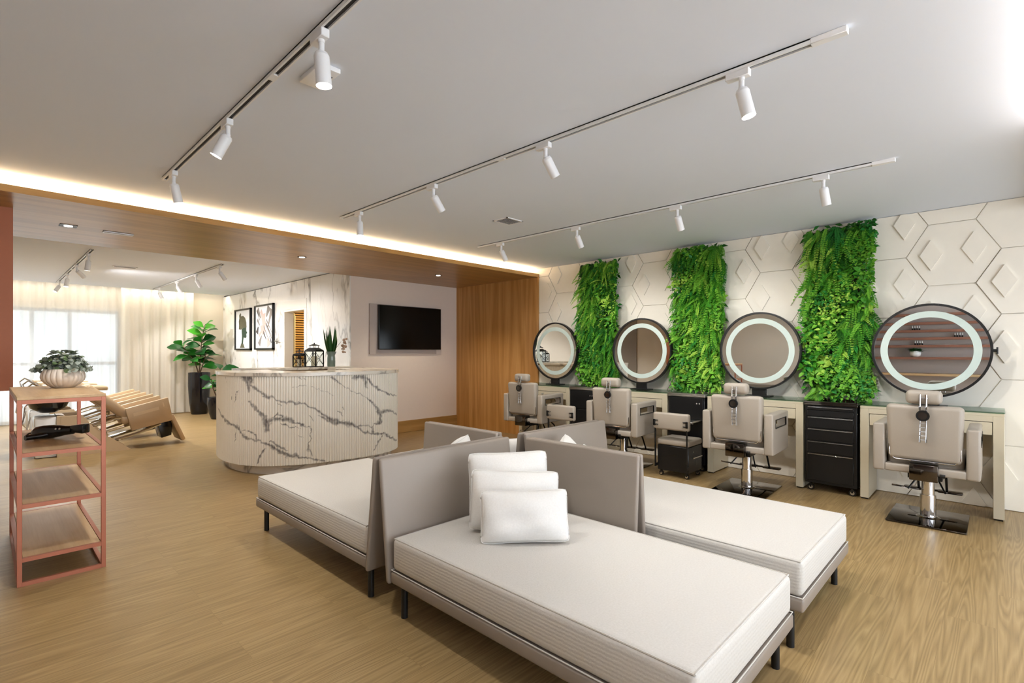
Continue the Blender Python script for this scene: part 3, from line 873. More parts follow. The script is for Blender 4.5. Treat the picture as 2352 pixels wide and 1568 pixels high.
def band(outer, inner, z0, z1):
    b = B()
    v = []; f = []
    n = len(outer)
    for (x, y), (u, w) in zip(outer, inner):
        v += [(x, y, z0), (x, y, z1), (u, w, z1), (u, w, z0)]
    for i in range(n - 1):
        a = i * 4; c = a + 4
        for k in range(4): f.append((a + k, a + (k + 1) % 4, c + (k + 1) % 4, c + k))
    f.append((0, 1, 2, 3)); f.append(((n - 1) * 4 + 3, (n - 1) * 4 + 2, (n - 1) * 4 + 1, (n - 1) * 4))
    for p in v: b.bm.verts.new(p)
    b.bm.verts.ensure_lookup_table()
    for q in f: b.bm.faces.new([b.bm.verts[k] for k in q])
    return b
band(offset_plan(0.026), offset_plan(-0.55), 1.04, 1.075).build('marble_top', M['slab'], ctr, 30)
band(offset_plan(-0.07), offset_plan(-0.12), 0.0, 0.1).build('plinth', M['slab'], ctr, 30)
band(offset_plan(-0.012), offset_plan(-0.03), 0.09, 1.04).build('carcass', M['slab'], ctr, 30)
led = thing('back_ledge', 'marble topped ledge behind the curved counter carrying lanterns', 'counter', (2.95, 6.88, 0))
B().box((-0.75, -0.12, 1.05), (0.775, 0.22, 1.085), 0.004, 1).build('ledge_top', M['slab'], led)
B().box((-0.72, -0.07, 0), (0.76, 0.2, 1.05)).build('ledge_body', M['beam'], led, 0)

# lanterns
def lantern(label, x, y, z, w, h, cand):
    t = thing('lantern', label, 'lantern', (x, y, z), 0.5)
    k = w / 2
    b = B()
    b.box((-k, -k, 0), (k, k, 0.012), 0.003, 1)
    hb = h * 0.62
    b.box((-k, -k, hb), (k, k, hb + 0.012), 0.003, 1)
    b.build('base_and_cap', M['black'], t)
    p = B(); r = 0.006
    for sx in (-1, 1):
        for sy in (-1, 1):
            p.box((sx * (k - 0.006) - r, sy * (k - 0.006) - r, 0.01), (sx * (k - 0.006) + r, sy * (k - 0.006) + r, hb + 0.004))
    p.build('posts', M['black'], t, 0)
    c = B()
    for a in range(4):
        m = Matrix.Rotation(a * PI / 2, 4, 'Z')
        for q0, q1 in (((-k, k - 0.004, 0.015), (k, k - 0.004, hb)), ((k, k - 0.004, 0.015), (-k, k - 0.004, hb))):
            c.tube([m @ Vector(q0), m @ Vector(q1)], 0.0028, 6)
    c.build('cross_bars', M['black'], t)
    g = B()
    for a in range(4):
        m = Matrix.Rotation(a * PI / 2, 4, 'Z')
        g.box((-k + 0.01, k - 0.012, 0.014), (k - 0.01, k - 0.010, hb), mat=m)
    g.build('glass_panes', M['clear'], t, 0)
    rf = B()
    v = []
    rf.lathe([(k * 1.38, hb + 0.012), (k * 1.3, hb + 0.022), (k * 0.75, hb + h * 0.15), (k * 0.62, hb + h * 0.155)], n=4, fn=lambda c: Matrix.Rotation(PI / 4, 3, 'Z') @ c)
    for a in range(4):
        m = Matrix.Rotation(a * PI / 2 + PI / 4, 4, 'Z')
        q = m @ Vector((k * 0.6, 0, 0))
        rf.cyl((q.x, q.y, hb + h * 0.14), (q.x, q.y, hb + h * 0.24), 0.004, n=6)
    rf.lathe([(k * 0.8, hb + h * 0.235), (k * 0.78, hb + h * 0.25), (0.01, hb + h * 0.31)], n=4, fn=lambda c: Matrix.Rotation(PI / 4, 3, 'Z') @ c)
    rf.ball((0, 0, hb + h * 0.33), 0.009)
    rf.build('roof', M['black'], t, 20)
    if cand:
        cn = thing('candle', cand, 'candle', (x, y, z + 0.0125))
        B().lathe([(k * 0.45, 0), (k * 0.45, hb * 0.62), (k * 0.4, hb * 0.64), (0.004, hb * 0.63)], n=24).build('wax', M['candle'], cn)
        B().cyl((0, 0, hb * 0.62), (0, 0, hb * 0.66), 0.0015, n=6).build('wick', M['black'], cn)
lantern('small black metal lantern on the marble ledge before the slat blind', 2.99, 6.90, 1.085, 0.125, 0.25, 'small pale candle inside the small black lantern')
lantern('large black metal lantern on the marble ledge next to the vase', 3.19, 6.88, 1.085, 0.185, 0.345, 'thick ivory candle inside the large black lantern')

# ------------------------------------------------------------------ leaves
class Leaves:
    def __init__(s): s.v = []; s.f = []; s.m = []
    def leaf(s, p, d, n, ln, w, mi, droop=0.0, fold=0.15, segs=3, belly=0.45):
        d = Vector(d).normalized(); n = Vector(n)
        n = (n - d * n.dot(d))
        if n.length < 1e-4: n = d.orthogonal()
        n.normalize(); sd = d.cross(n)
        b = len(s.v); p = Vector(p)
        prof = []
        for i in range(segs + 1):
            t = i / segs
            ww = w * (math.sin(PI * min(1, t ** (math.log(0.5) / math.log(belly)))) if 0 < t < 1 else 0.04)
            c = p + d * (ln * t) - n * (droop * ln * t * t)
            prof.append((c, ww))
        for c, ww in prof:
            s.v += [tuple(c - sd * ww * 0.5 + n * fold * ww), tuple(c), tuple(c + sd * ww * 0.5 + n * fold * ww)]
        for i in range(segs):
            a = b + i * 3
            s.f += [(a, a + 1, a + 4, a + 3), (a + 1, a + 2, a + 5, a + 4)]
            s.m += [mi, mi]
    def quad(s, p, d, n, ln, w, mi):
        d = Vector(d).normalized(); n = Vector(n); n = n - d * n.dot(d)
        n = n.normalized() if n.length > 1e-4 else d.orthogonal().normalized()
        sd = d.cross(n); p = Vector(p); b = len(s.v)
        s.v += [tuple(p), tuple(p + d * ln * 0.45 - sd * w * 0.5), tuple(p + d * ln), tuple(p + d * ln * 0.45 + sd * w * 0.5)]
        s.f.append((b, b + 1, b + 2, b + 3)); s.m.append(mi)
    def frond(s, p, d, n, ln, w, mi, droop, pairs=13, rr=R):
        """fern frond: leaflets on both sides of a drooping midrib"""
        p, d, n = Vector(p), Vector(d).normalized(), Vector(n).normalized()
        prev = p
        for i in range(1, pairs + 1):
            t = i / pairs
            c = p + d * (ln * t) + Vector((0, 0, -1)) * (droop * ln * t * t)
            tg = (c - prev).normalized()
            sd = tg.cross(n)
            if sd.length < 1e-3: sd = Vector((0, 1, 0))
            sd.normalize()
            lw = w * math.sin(PI * (0.12 + 0.86 * t)) ** 0.8
            for k in (-1, 1):
                dd = (sd * k + tg * 0.75 + n * 0.12 + Vector((rr.uniform(-.1, .1), rr.uniform(-.1, .1), rr.uniform(-.1, .1))))
                s.quad(c, dd, n, lw, ln / pairs * 1.25, mi)
            s.quad(prev, tg, sd, (c - prev).length * 1.1, 0.004, mi)
            prev = c
    def build(s, name, mats, parent, loc=None):
        o = raw(name, s.v, s.f, mats, parent, s.m, True)
        if loc: o.location = loc
        return o

def green_panel(label, yc, hw, z0, z1, seed):
    rr = random.Random(seed)
    t = thing('planted_panel', label, 'vertical garden', (XW - 0.012, yc, z0), 0, 'three vertical garden panels')
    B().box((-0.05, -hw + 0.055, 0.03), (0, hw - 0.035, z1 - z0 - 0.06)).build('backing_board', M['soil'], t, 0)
    fr, lf = Leaves(), Leaves()
    hgt = z1 - z0
    spotsz = []
    for k in range(400):            # clump centres, kept apart
        c = (rr.uniform(-hw + 0.03, hw - 0.03), rr.uniform(0.03, hgt - 0.05))
        if all(math.hypot(c[0] - q[0], c[1] - q[1]) > 0.062 for q in spotsz): spotsz.append(c)
    for k in range(24):             # the rims are planted too
        spotsz.append((rr.choice((-1, -1, 1)) * (hw - 0.005), 0.06 + (hgt - 0.1) * (k + rr.random()) / 24))
    for k in range(7): spotsz.append((-hw + 0.03 + (2 * hw - 0.06) * k / 6, hgt - 0.05))
    for (cy, cz) in spotsz:
        fern = math.sin(cy * 6 + seed * 1.7 + 2.0 * math.sin(cz * 3.1 + seed)) + rr.uniform(-0.9, 0.9) > -0.15 or cz > hgt - 0.16 and rr.random() < 0.6
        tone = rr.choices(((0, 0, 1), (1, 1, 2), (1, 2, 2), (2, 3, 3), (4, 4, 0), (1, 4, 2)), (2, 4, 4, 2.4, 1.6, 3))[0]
        dep = rr.uniform(0.0, 0.07)
        if fern:
            for q in range(rr.randint(9, 13)):
                ln = rr.uniform(0.12, 0.25) * (0.7 if cz < 0.22 else 1) * (0.7 if abs(cy) > hw - 0.06 else 1)
                d = Vector((-rr.uniform(0.2, 0.6), rr.uniform(-0.75, 0.75) * (0.5 if abs(cy) > hw - 0.06 else 1), rr.uniform(-0.85, 0.2)))
                if cz > hgt - 0.22: d.z = min(d.z, -0.35)
                fr.frond((-0.05 - dep * 0.5, cy + rr.uniform(-.02, .02), cz + rr.uniform(-.02, .02)), d, (-1, 0, 0.6), ln, rr.uniform(0.018, 0.034), rr.choice(tone), rr.uniform(0.35, 0.95), rr.choice((14, 16, 18)), rr)
        else:
            big = rr.random() < 0.4
            for q in range(26 if big else 44):
                y, z = cy + rr.gauss(0, 0.045), cz + rr.gauss(0, 0.05)
                y = max(-hw - 0.02, min(hw + 0.02, y)); z = max(0.0, min(hgt - 0.03, z))
                d = Vector((-rr.uniform(0.1, 0.9), rr.uniform(-1, 1), rr.uniform(-0.9, 0.6)))
                if z > hgt - 0.1: d.z = min(d.z, -0.1)
                s_ = rr.uniform(0.045, 0.075) if big else rr.uniform(0.026, 0.046)
                lf.leaf((-0.06 - dep - rr.uniform(0, 0.06), y, z), d, (-1, 0, 0.6), s_, s_ * rr.uniform(0.5, 0.72), rr.choice(tone), rr.uniform(0, 0.4), 0.18, 3)
    for k in range(700):   # undergrowth close to the board, its dark greens paint shadow into the gaps
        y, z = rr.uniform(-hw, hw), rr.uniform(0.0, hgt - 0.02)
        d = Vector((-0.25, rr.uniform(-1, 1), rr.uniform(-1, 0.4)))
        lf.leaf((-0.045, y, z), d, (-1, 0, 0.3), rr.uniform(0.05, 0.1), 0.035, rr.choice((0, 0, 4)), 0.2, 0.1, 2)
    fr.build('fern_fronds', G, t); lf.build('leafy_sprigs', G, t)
green_panel('tall fern and ivy panel between the two mirrors nearest the timber wall', 3.885, 0.285, 0.86, 2.535, 1)
green_panel('tall fern and ivy panel between the middle two mirrors', 2.50, 0.27, 0.86, 2.54, 2)
green_panel('tall fern and ivy panel beside the widest oval looking mirror', 1.125, 0.265, 0.86, 2.545, 3)

# ------------------------------------------------------------------ styling stations
def desk(label, yc):
    t = thing('styling_console', label, 'console table', (5.60, yc, 0), 0, 'four styling consoles under the mirrors')
    x0, x1, hw = -0.22, 0.19, 0.46
    for s in (-1, 1):
        B().box((x0, s * hw, 0.012), (x1, s * (hw - 0.065), 0.80), 0.003, 1).build('leg', M['champ'], t)
        B().box((x0 + 0.012, s * (hw - 0.008), 0), (x0 + 0.06, s * (hw - 0.057), 0.013)).box((x1 - 0.06, s * (hw - 0.008), 0), (x1 - 0.01, s * (hw - 0.057), 0.013)).build('foot_pad', M['blackplastic'], t, 0)
    B().box((x0, -hw + 0.065, 0.757), (x1, hw - 0.065, 0.80)).box((x0, -hw, 0.80), (x1, hw, 0.822), 0.002, 1).build('top_frame', M['champ'], t)
    d = B().box((x0 + 0.004, -hw + 0.069, 0.655), (x0 + 0.36, hw - 0.069, 0.752), 0.002, 1).build('drawer', M['champ'], t)
    B().cyl((x0 + 0.004, 0, 0.715), (x0 - 0.012, 0, 0.715), 0.006, n=12).ball((x0 - 0.017, 0, 0.715), 0.011).build('knob', M['steel'], d)
    B().box((x0 - 0.006, -hw - 0.003, 0.824), (x1, hw + 0.003, 0.834), 0.002, 1).build('glass_top', M['glass'], t)
    return t
YD = (4.56, 3.17, 1.79, 0.42)
where = ('in the corner by the timber wall', 'second from the timber wall', 'second from the right edge of the picture', 'at the right edge of the picture')
for y, w in zip(YD, where):
    desk('champagne styling console with glass top %s' % w, y)
def mirror(label, yc):
    t = thing('round_mirror', label, 'mirror', (5.62, yc, 0.835), 0, 'four round mirrors over the consoles')
    c = (0, 0, 0.473)
    B().ring(0.385, 0.403, -0.028, 0.022, c).build('rim', M['black'], t, 40)
    B().cyl((0.0, 0, 0.473), (0.02, 0, 0.473), 0.390, n=72).build('backing', M['blackplastic'], t, 40)
    gl = B().cyl((-0.012, 0, 0.473), (0.0, 0, 0.473), 0.386, n=96).build('glass', M['mirror'], t, 40)
    B().ring(0.285, 0.338, -0.0145, -0.0125, c, 96).build('frosted_band', M['frost'], gl, 40)
    B().box((-0.0142, -0.165, 0.755), (-0.0125, -0.14, 0.772)).build('touch_icon', M['sticker'], gl, 0)
    B().box((-0.012, -0.07, 0.0), (0.012, 0.07, 0.085), 0.003, 1).box((-0.07, -0.12, 0.0), (0.07, 0.12, 0.008), 0.002, 1).build('stand', M['black'], t)
    B().cyl((0, -0.40, 0.473), (0, -0.425, 0.473), 0.012, n=12).cyl((0, -0.425, 0.50), (0, -0.425, 0.445), 0.006, n=10).build('side_clip', M['black'], t)
for y, w in zip((4.535, 3.17, 1.80, 0.425), ('closest to the timber wall', 'second from the timber wall', 'third from the timber wall', 'reflecting brown shelves, the widest oval')):
    mirror('round black rimmed mirror with a frosted band %s' % w, y)

def caster(b, x, y, r=0.028):
    b.cyl((x - 0.008, y, r), (x + 0.008, y, r), r, n=18).box((x - 0.012, y - 0.006, r), (x + 0.012, y + 0.010, r * 2 + 0.008)).cyl((x - 0.011, y, r), (x - 0.008, y, r), r * 0.6, n=14, mi=1).cyl((x + 0.008, y, r), (x + 0.011, y, r), r * 0.6, n=14, mi=1)
def trolley(label, yc, drawers, tray, x=5.57):
    t = thing('salon_trolley', label, 'trolley', (x, yc, 0), 0, 'black trolleys between the consoles')
    hw, hd = 0.205, 0.205
    B().box((-hd, -hw, 0.075), (hd, hw, 0.80), 0.004, 1).build('body', M['blackbox'], t)
    tp = B()
    tp.box((-hd - 0.01, -hw - 0.008, 0.80), (hd, hw + 0.008, 0.822), 0.004, 1)
    for a, c in (((-hd - 0.01, -hw - 0.008), (-hd + 0.002, hw + 0.008)), ((hd - 0.012, -hw - 0.008), (hd, hw + 0.008)), ((-hd, -hw - 0.008), (hd, -hw + 0.004)), ((-hd, hw - 0.004), (hd, hw + 0.008))):
        tp.box((a[0], a[1], 0.82), (c[0], c[1], 0.838), 0.003, 1)
    tp.build('top_tray', M['darkmirror'] if drawers else M['steel'], t)
    if drawers:
        for z0, z1 in ((0.70, 0.776), (0.59, 0.696), (0.475, 0.586), (0.36, 0.471), (0.10, 0.356)):
            if z1 > 0.75: z0, z1 = 0.755, 0.792
            d = B().box((-hd - 0.012, -hw + 0.025, z0 + 0.003), (-hd + 0.002, hw - 0.02, z1 - 0.003), 0.003, 1).build('drawer', M['blackbox'], t)
            B().box((-hd - 0.02, -hw + 0.03, z1 - 0.013), (-hd - 0.008, hw - 0.025, z1 - 0.0075), 0.002, 1).box((-hd - 0.0135, -hw + 0.03, z1 - 0.006), (-hd - 0.011, hw - 0.025, z1 - 0.004)).build('drawer_pull', M['chrome'], d)
        d = B().box((-hd - 0.012, -hw + 0.025, 0.699), (-hd + 0.002, hw - 0.02, 0.752), 0.003, 1).build('drawer', M['blackbox'], t)
        B().cyl((-0.19, -hw - 0.004, 0.74), (-0.19, -hw, 0.74), 0.008, n=12).build('lock', M['chrome'], t)
    else:
        d = B().box((-hd - 0.012, -hw + 0.012, 0.56), (-hd + 0.002, hw - 0.012, 0.795), 0.003, 1).box((-hd - 0.012, -hw + 0.012, 0.09), (-hd + 0.002, hw - 0.012, 0.553), 0.003, 1).build('door', M['blackbox'], t)
        for dy in (0.0, 0.03):
            B().cyl((-hd - 0.016, -hw + 0.05 + dy, 0.735), (-hd - 0.01, -hw + 0.05 + dy, 0.735), 0.008, n=12).build('lock', M['chrome'], t)
    if tray:
        B().box((-hd - 0.22, -hw + 0.03, 0.545), (-hd + 0.0, hw - 0.02, 0.556), 0.004, 1).box((-hd - 0.22, -hw + 0.025, 0.553), (-hd, -hw + 0.033, 0.566), 0.002, 1).build('pull_out_tray', M['steel'], t)
        B().cyl((-hd - 0.15, -hw + 0.06, 0.53), (-hd - 0.15, 0.0, 0.53), 0.006, n=10).build('tray_rail', M['chrome'], t)
    for sx in (-1, 1):
        for sy in (-1, 1):
            b = B(); caster(b, 0, 0)
            b.build('caster', [M['blackplastic'], M['chrome']], t, 40, (sx * 0.165, sy * 0.165, 0))
trolley('black trolley with four chromed drawer pulls beside the rightmost console', 1.105, True, False)
trolley('black trolley with a pulled out steel tray behind the wheeled stool', 2.48, False, True)
trolley('plain black trolley under the planted panel nearest the timber wall', 3.875, False, False)

# ------------------------------------------------------------------ salon chairs
def cut(o, a, b):
    c = B().box(a, b).build('cutter', M['seat'], None, 0)
    md = o.modifiers.new('slot', 'BOOLEAN'); md.operation = 'DIFFERENCE'; md.object = c; md.solver = 'EXACT'
    par = o.parent
    o.parent = None
    bpy.context.view_layer.update()
    me = bpy.data.meshes.new_from_object(o.evaluated_get(bpy.context.evaluated_depsgraph_get()))
    o.modifiers.clear()
    o.data = me
    o.parent = par
    me.polygons.foreach_set('use_smooth', [True] * len(me.polygons))
    me.set_sharp_from_angle(angle=math.radians(40))
    bpy.data.objects.remove(c)

def salon_chair():
    t = thing('salon_chair', '', 'salon chair', (0, 0, 0), 0, 'barber style chairs facing the mirrors')
    bk = B().box((-0.335, -0.222, 0.49), (-0.245, 0.222, 0.905), 0.032, 4)
    for v in bk.bm.verts:
        k = (v.co.z - 0.49) / 0.415
        v.co.y *= 0.955 + 0.055 * k
        v.co.x += -0.03 * k + 0.03
        if v.co.x < -0.3: v.co.x -= 0.012 * math.cos(PI * v.co.y / 0.5) 
    bo = bk.build('backrest', M['seat'], t)
    pt = B()
    pt.tube([(-0.30, -0.205, 0.60), (-0.30, -0.205, 0.525), (-0.30, -0.17, 0.492), (-0.30, 0.17, 0.492), (-0.30, 0.205, 0.525), (-0.30, 0.205, 0.60)], 0.005, 8)
    pt.build('metal_edge', M['chrome'], bo)
    hr = B().box((-0.35, -0.105, 0.915), (-0.25, 0.105, 1.015), 0.032, 4)
    ho = hr.build('headrest', M['seat'], t)
    rd = B()
    for y in (-0.018, 0.018):
        rd.tube([(-0.352, y, 0.985), (-0.365, y, 0.90), (-0.358, y, 0.64)], 0.007, 8)
    for k in range(9):
        rd.box((-0.366, -0.014, 0.655 + k * 0.03), (-0.356, 0.014, 0.662 + k * 0.03))
    rd.box((-0.36, -0.026, 0.955), (-0.35, 0.026, 0.965), 0.002, 1)
    rd.build('headrest_rods', M['chrome'], ho)
    B().cyl((-0.385, 0, 0.835), (-0.362, 0, 0.835), 0.040, 0.036, 24).build('clamp_knob', M['blackplastic'], ho)
    B().cyl((-0.388, 0, 0.835), (-0.384, 0, 0.835), 0.026, 0.026, 24).build('knob_cap', M['darkmirror'], ho)
    B().box((-0.24, -0.222, 0.43), (0.25, 0.222, 0.545), 0.03, 3).build('seat', M['seat'], t)
    B().box((-0.305, -0.236, 0.394), (0.2, 0.236, 0.452), 0.012, 3).build('seat_frame', M['seat'], t)
    for s in (-1, 1):
        y0, y1 = s * 0.232, s * 0.308
        ao = B().box((-0.31, y0, 0.392), (0.20, y1, 0.752), 0.016, 3).build('armrest', M['seat'], t)
        cut(ao, (-0.235, s * 0.2, 0.626), (0.12, s * 0.35, 0.70))
        tr = B()
        for z in (0.626, 0.699): tr.box((-0.235, s * 0.30, z - 0.003), (0.12, s * 0.311, z + 0.003))
        for x in (-0.234, 0.119): tr.box((x - 0.003, s * 0.30, 0.626), (x + 0.003, s * 0.311, 0.70))
        tr.build('slot_trim', M['black'], ao, 0)
    B().box((-0.352, -0.082, 0.355), (-0.25, 0.082, 0.475), 0.006, 2).build('recline_box', M['darkmirror'], t)
    B().box((-0.25, -0.10, 0.35), (0.12, 0.10, 0.392)).cyl((-0.3, -0.12, 0.40), (-0.3, -0.09, 0.40), 0.014, n=12).build('seat_bracket', M['black'], t)
    B().cyl((0, 0, 0.017), (0, 0, 0.19), 0.05, n=32).cyl((0, 0, 0.19), (0, 0, 0.36), 0.041, n=32).cyl((0, 0, 0.016), (0, 0, 0.026), 0.075, 0.06, 32).build('column', M['chrome'], t)
    B().box((-0.28, -0.235, 0.003), (0.28, 0.235, 0.016), 0.006, 2).build('base_plate', M['darkmirror'], t)
    f = B()
    for s in (-1, 1):
        f.tube([(0.18, s * 0.09, 0.38), (0.30, s * 0.09, 0.30), (0.40, s * 0.09, 0.15)], 0.009, 8)
        f.cyl((0.0, s * 0.05, 0.34), (-0.12, s * 0.11, 0.24), 0.006, n=8)
    f.build('footrest_arm', M['black'], t)
    fr = B()
    fr.box((0.37, -0.19, 0.135), (0.45, -0.03, 0.152), 0.008, 2).box((0.37, 0.03, 0.135), (0.45, 0.19, 0.152), 0.008, 2).cyl((0.41, -0.19, 0.143), (0.41, 0.19, 0.143), 0.009, n=10)
    fr.build('footrest', M['darkmirror'], t)
    B().tube([(0.0, 0.05, 0.22), (-0.05, 0.16, 0.235), (-0.06, 0.22, 0.24)], 0.007, 8).build('pump_lever', M['chrome'], t)
    return t
ch = salon_chair()
spots = [((5.08, 0.39), 0.0, 'greige salon chair at the right edge, facing the widest mirror'),
         ((5.01, 1.715), 2, 'greige salon chair standing left of the trolley with chromed drawer pulls'),
         ((5.02, 3.06), 5, 'greige salon chair between the two wheeled stools'),
         ((5.08, 4.43), 6, 'greige salon chair standing against the timber wall')]
for i, ((x, y), a, lab) in enumerate(spots):
    if i == 0:
        ch.location = (x, y, 0); ch.rotation_euler = (0, 0, math.radians(a)); ch['label'] = lab
    else:
        dup(ch, (x, y, 0), math.radians(a), lab)

def stool():
    t = thing('wheeled_stool', '', 'stool', (0, 0, 0), 0, 'low wheeled stools with tool boxes')
    B().box((-0.16, -0.17, 0.062), (0.16, 0.17, 0.325), 0.006, 1).build('tool_box', M['blackbox'], t)
    bx = kids(t)[0]
    B().box((-0.1625, -0.055, 0.222), (-0.1605, 0.055, 0.234)).build('maker_strip', M['blackplastic'], bx, 0)
    h = B()
    h.cyl((-0.10, -0.195, 0.215), (0.10, -0.195, 0.215), 0.007, n=10)
    for x in (-0.08, 0.08): h.cyl((x, -0.17, 0.215), (x, -0.195, 0.215), 0.006, n=8)
    h.build('side_handle', M['chrome'], bx)
    B().cyl((0.02, -0.172, 0.15), (0.02, -0.17, 0.15), 0.03, n=20).build('dryer_port', M['blackplastic'], bx)
    B().cyl((-0.05, -0.174, 0.27), (-0.05, -0.17, 0.27), 0.007, n=10).build('lock', M['steel'], bx)
    B().box((-0.165, -0.175, 0.327), (0.165, 0.175, 0.392), 0.02, 3).build('seat', M['seat'], t)
    B().box((-0.215, -0.195, 0.492), (-0.155, 0.195, 0.668), 0.022, 3).build('backrest', M['seat'], t)
    for s in (-1, 1):
        p = B()
        p.box((-0.212, s * 0.172 - 0.004, 0.10), (-0.19, s * 0.172 + 0.004, 0.55)).box((-0.224, s * 0.19, 0.535), (-0.213, s * 0.135, 0.548), 0.003, 1).box((-0.224, s * 0.19, 0.578), (-0.213, s * 0.135, 0.591), 0.003, 1).box((-0.224, s * 0.19, 0.53), (-0.213, s * 0.165, 0.595), 0.003, 1)
        p.box((-0.2, s * 0.172 - 0.004, 0.10), (-0.158, s * 0.172 + 0.004, 0.13))
        for z in (0.541, 0.584): p.cyl((-0.227, s * 0.142, z), (-0.222, s * 0.142, z), 0.0055, n=10, mi=1)
        p.build('back_post', [M['black'], M['steel']], t)
    for sx in (-1, 1):
        for sy in (-1, 1):
            b = B(); caster(b, 0, 0, 0.024)
            b.build('caster', [M['blackplastic'], M['chrome']], t, 40, (sx * 0.13, sy * 0.14, 0))
    return t
st = stool()
st.location = (5.08, 2.42, 0); st['label'] = 'low greige wheeled stool with its black tool box in full view'
dup(st, (4.9, 3.73, 0), math.radians(4), 'low greige wheeled stool half hidden behind the blue grey daybed backrest')

# ------------------------------------------------------------------ television wall
tv = thing('television', 'large black flat television on the greige wall', 'television', (4.77, YT, 1.33))
B().box((-0.72, -0.03, -0.072), (0.545, 0.0, 0.70), 0.003, 1).build('wall_board', M['mount'], tv)
B().box((-0.595, -0.085, 0), (0.60, -0.045, 0.688), 0.006, 2).build('bezel', M['bezel'], tv)
B().box((-0.587, -0.0865, 0.012), (0.592, -0.085, 0.68)).build('screen', M['screen'], tv, 0)
B().box((-0.25, -0.045, 0.2), (0.25, -0.03, 0.5)).build('bracket', M['black'], tv, 0)

# framed prints on the marble wall
def frame_thing(name, label, y0, y1, z0, z1, art):
    t = thing(name, label, 'framed picture', (XM, (y0 + y1) / 2, z0), 0, 'framed prints on the marble wall')
    hw, h = abs(y1 - y0) / 2, z1 - z0
    b = B()
    for a, c in (((-hw, 0), (hw, 0.03)), ((-hw, h - 0.03), (hw, h)), ((-hw, 0), (-hw + 0.03, h)), ((hw - 0.03, 0), (hw, h))):
        b.box((-0.045, a[0], a[1]), (-0.002, c[0], c[1]))
    b.build('frame', M['black'], t, 0)
    pr = B().box((-0.02, -hw + 0.03, 0.03), (-0.015, hw - 0.03, h - 0.03)).build('print', M['paper'], t, 0)
    # ink shapes: polygons in fractions of the sheet (0..1 from the left, 0..1 up), left in the picture is high y
    for nm, mat, polys in art:
        v, f = [], []
        for q, poly in enumerate(polys):
            k = len(v)
            for (a, c) in poly: v.append((-0.0205 - 0.0001 * q - (0.0004 if nm != 'olive_print' else 0), hw - 0.03 - a * (2 * hw - 0.06), 0.03 + c * (h - 0.06)))
            f.append(tuple(range(k, k + len(poly))))
        raw(nm, v, f, mat, pr)
head = [(0.20, 0.52), (0.22, 0.62), (0.20, 0.72), (0.24, 0.80), (0.23, 0.88), (0.30, 0.94), (0.36, 0.92), (0.36, 0.85), (0.5, 0.86), (0.64, 0.80), (0.72, 0.68), (0.74, 0.56), (0.70, 0.50), (0.6, 0.53), (0.45, 0.53), (0.36, 0.50), (0.28, 0.50)]
face = [(0.40, 0.52), (0.56, 0.54), (0.72, 0.55), (0.72, 0.46), (0.80, 0.40), (0.72, 0.38), (0.74, 0.30), (0.66, 0.27), (0.55, 0.29), (0.52, 0.22), (0.50, 0.12), (0.38, 0.12), (0.42, 0.24), (0.42, 0.36), (0.40, 0.44)]
neck = [(0.36, 0.13), (0.52, 0.13), (0.58, 0.06), (0.62, 0.02), (0.28, 0.02), (0.32, 0.07)]
frame_thing('framed_print', 'framed print of an olive head silhouette on marble', 11.73, 10.82, 1.33, 2.18,
            [('olive_print', M['print_olive'], [head, neck]), ('green_print', M['print_green'], [face])])
def strip(x0, z0, x1, z1, w): 
    dx, dz = x1 - x0, z1 - z0; L = math.hypot(dx, dz); nx, nz = -dz / L * w / 2, dx / L * w / 2
    return [(x0 + nx, z0 + nz), (x1 + nx * 0.3, z1 + nz * 0.3), (x1 - nx * 0.3, z1 - nz * 0.3), (x0 - nx, z0 - nz)]
gre = [strip(0.12, 0.95, 0.3, 0.72, 0.14), strip(0.78, 0.97, 0.62, 0.74, 0.2), strip(0.92, 0.9, 0.72, 0.5, 0.16), strip(0.1, 0.7, 0.24, 0.55, 0.1), strip(0.55, 0.62, 0.95, 0.2, 0.07), strip(0.62, 0.68, 0.96, 0.33, 0.05), strip(0.2, 0.08, 0.36, 0.3, 0.16), strip(0.45, 0.55, 0.8, 0.15, 0.05)]
blu = [strip(0.45, 0.82, 0.5, 0.36, 0.26), strip(0.3, 0.9, 0.62, 0.55, 0.12), strip(0.78, 0.05, 0.7, 0.24, 0.22), strip(0.2, 0.3, 0.5, 0.5, 0.1), strip(0.38, 0.55, 0.42, 0.3, 0.2)]
drk = [strip(0.08, 0.36, 0.16, 0.52, 0.16), strip(0.08, 0.92, 0.26, 0.66, 0.05), strip(0.44, 0.4, 0.62, 0.2, 0.07), strip(0.6, 0.6, 0.92, 0.28, 0.03), strip(0.9, 0.12, 0.8, 0.3, 0.05)]
frame_thing('framed_print', 'framed abstract print of blush and grey strokes on marble', 10.60, 9.67, 1.335, 2.20,
            [('olive_print', M['print_grey'], [gre[0]] + gre[1:]), ('green_print', M['print_blush'], blu), ('dark_print', M['print_dark'], drk)])

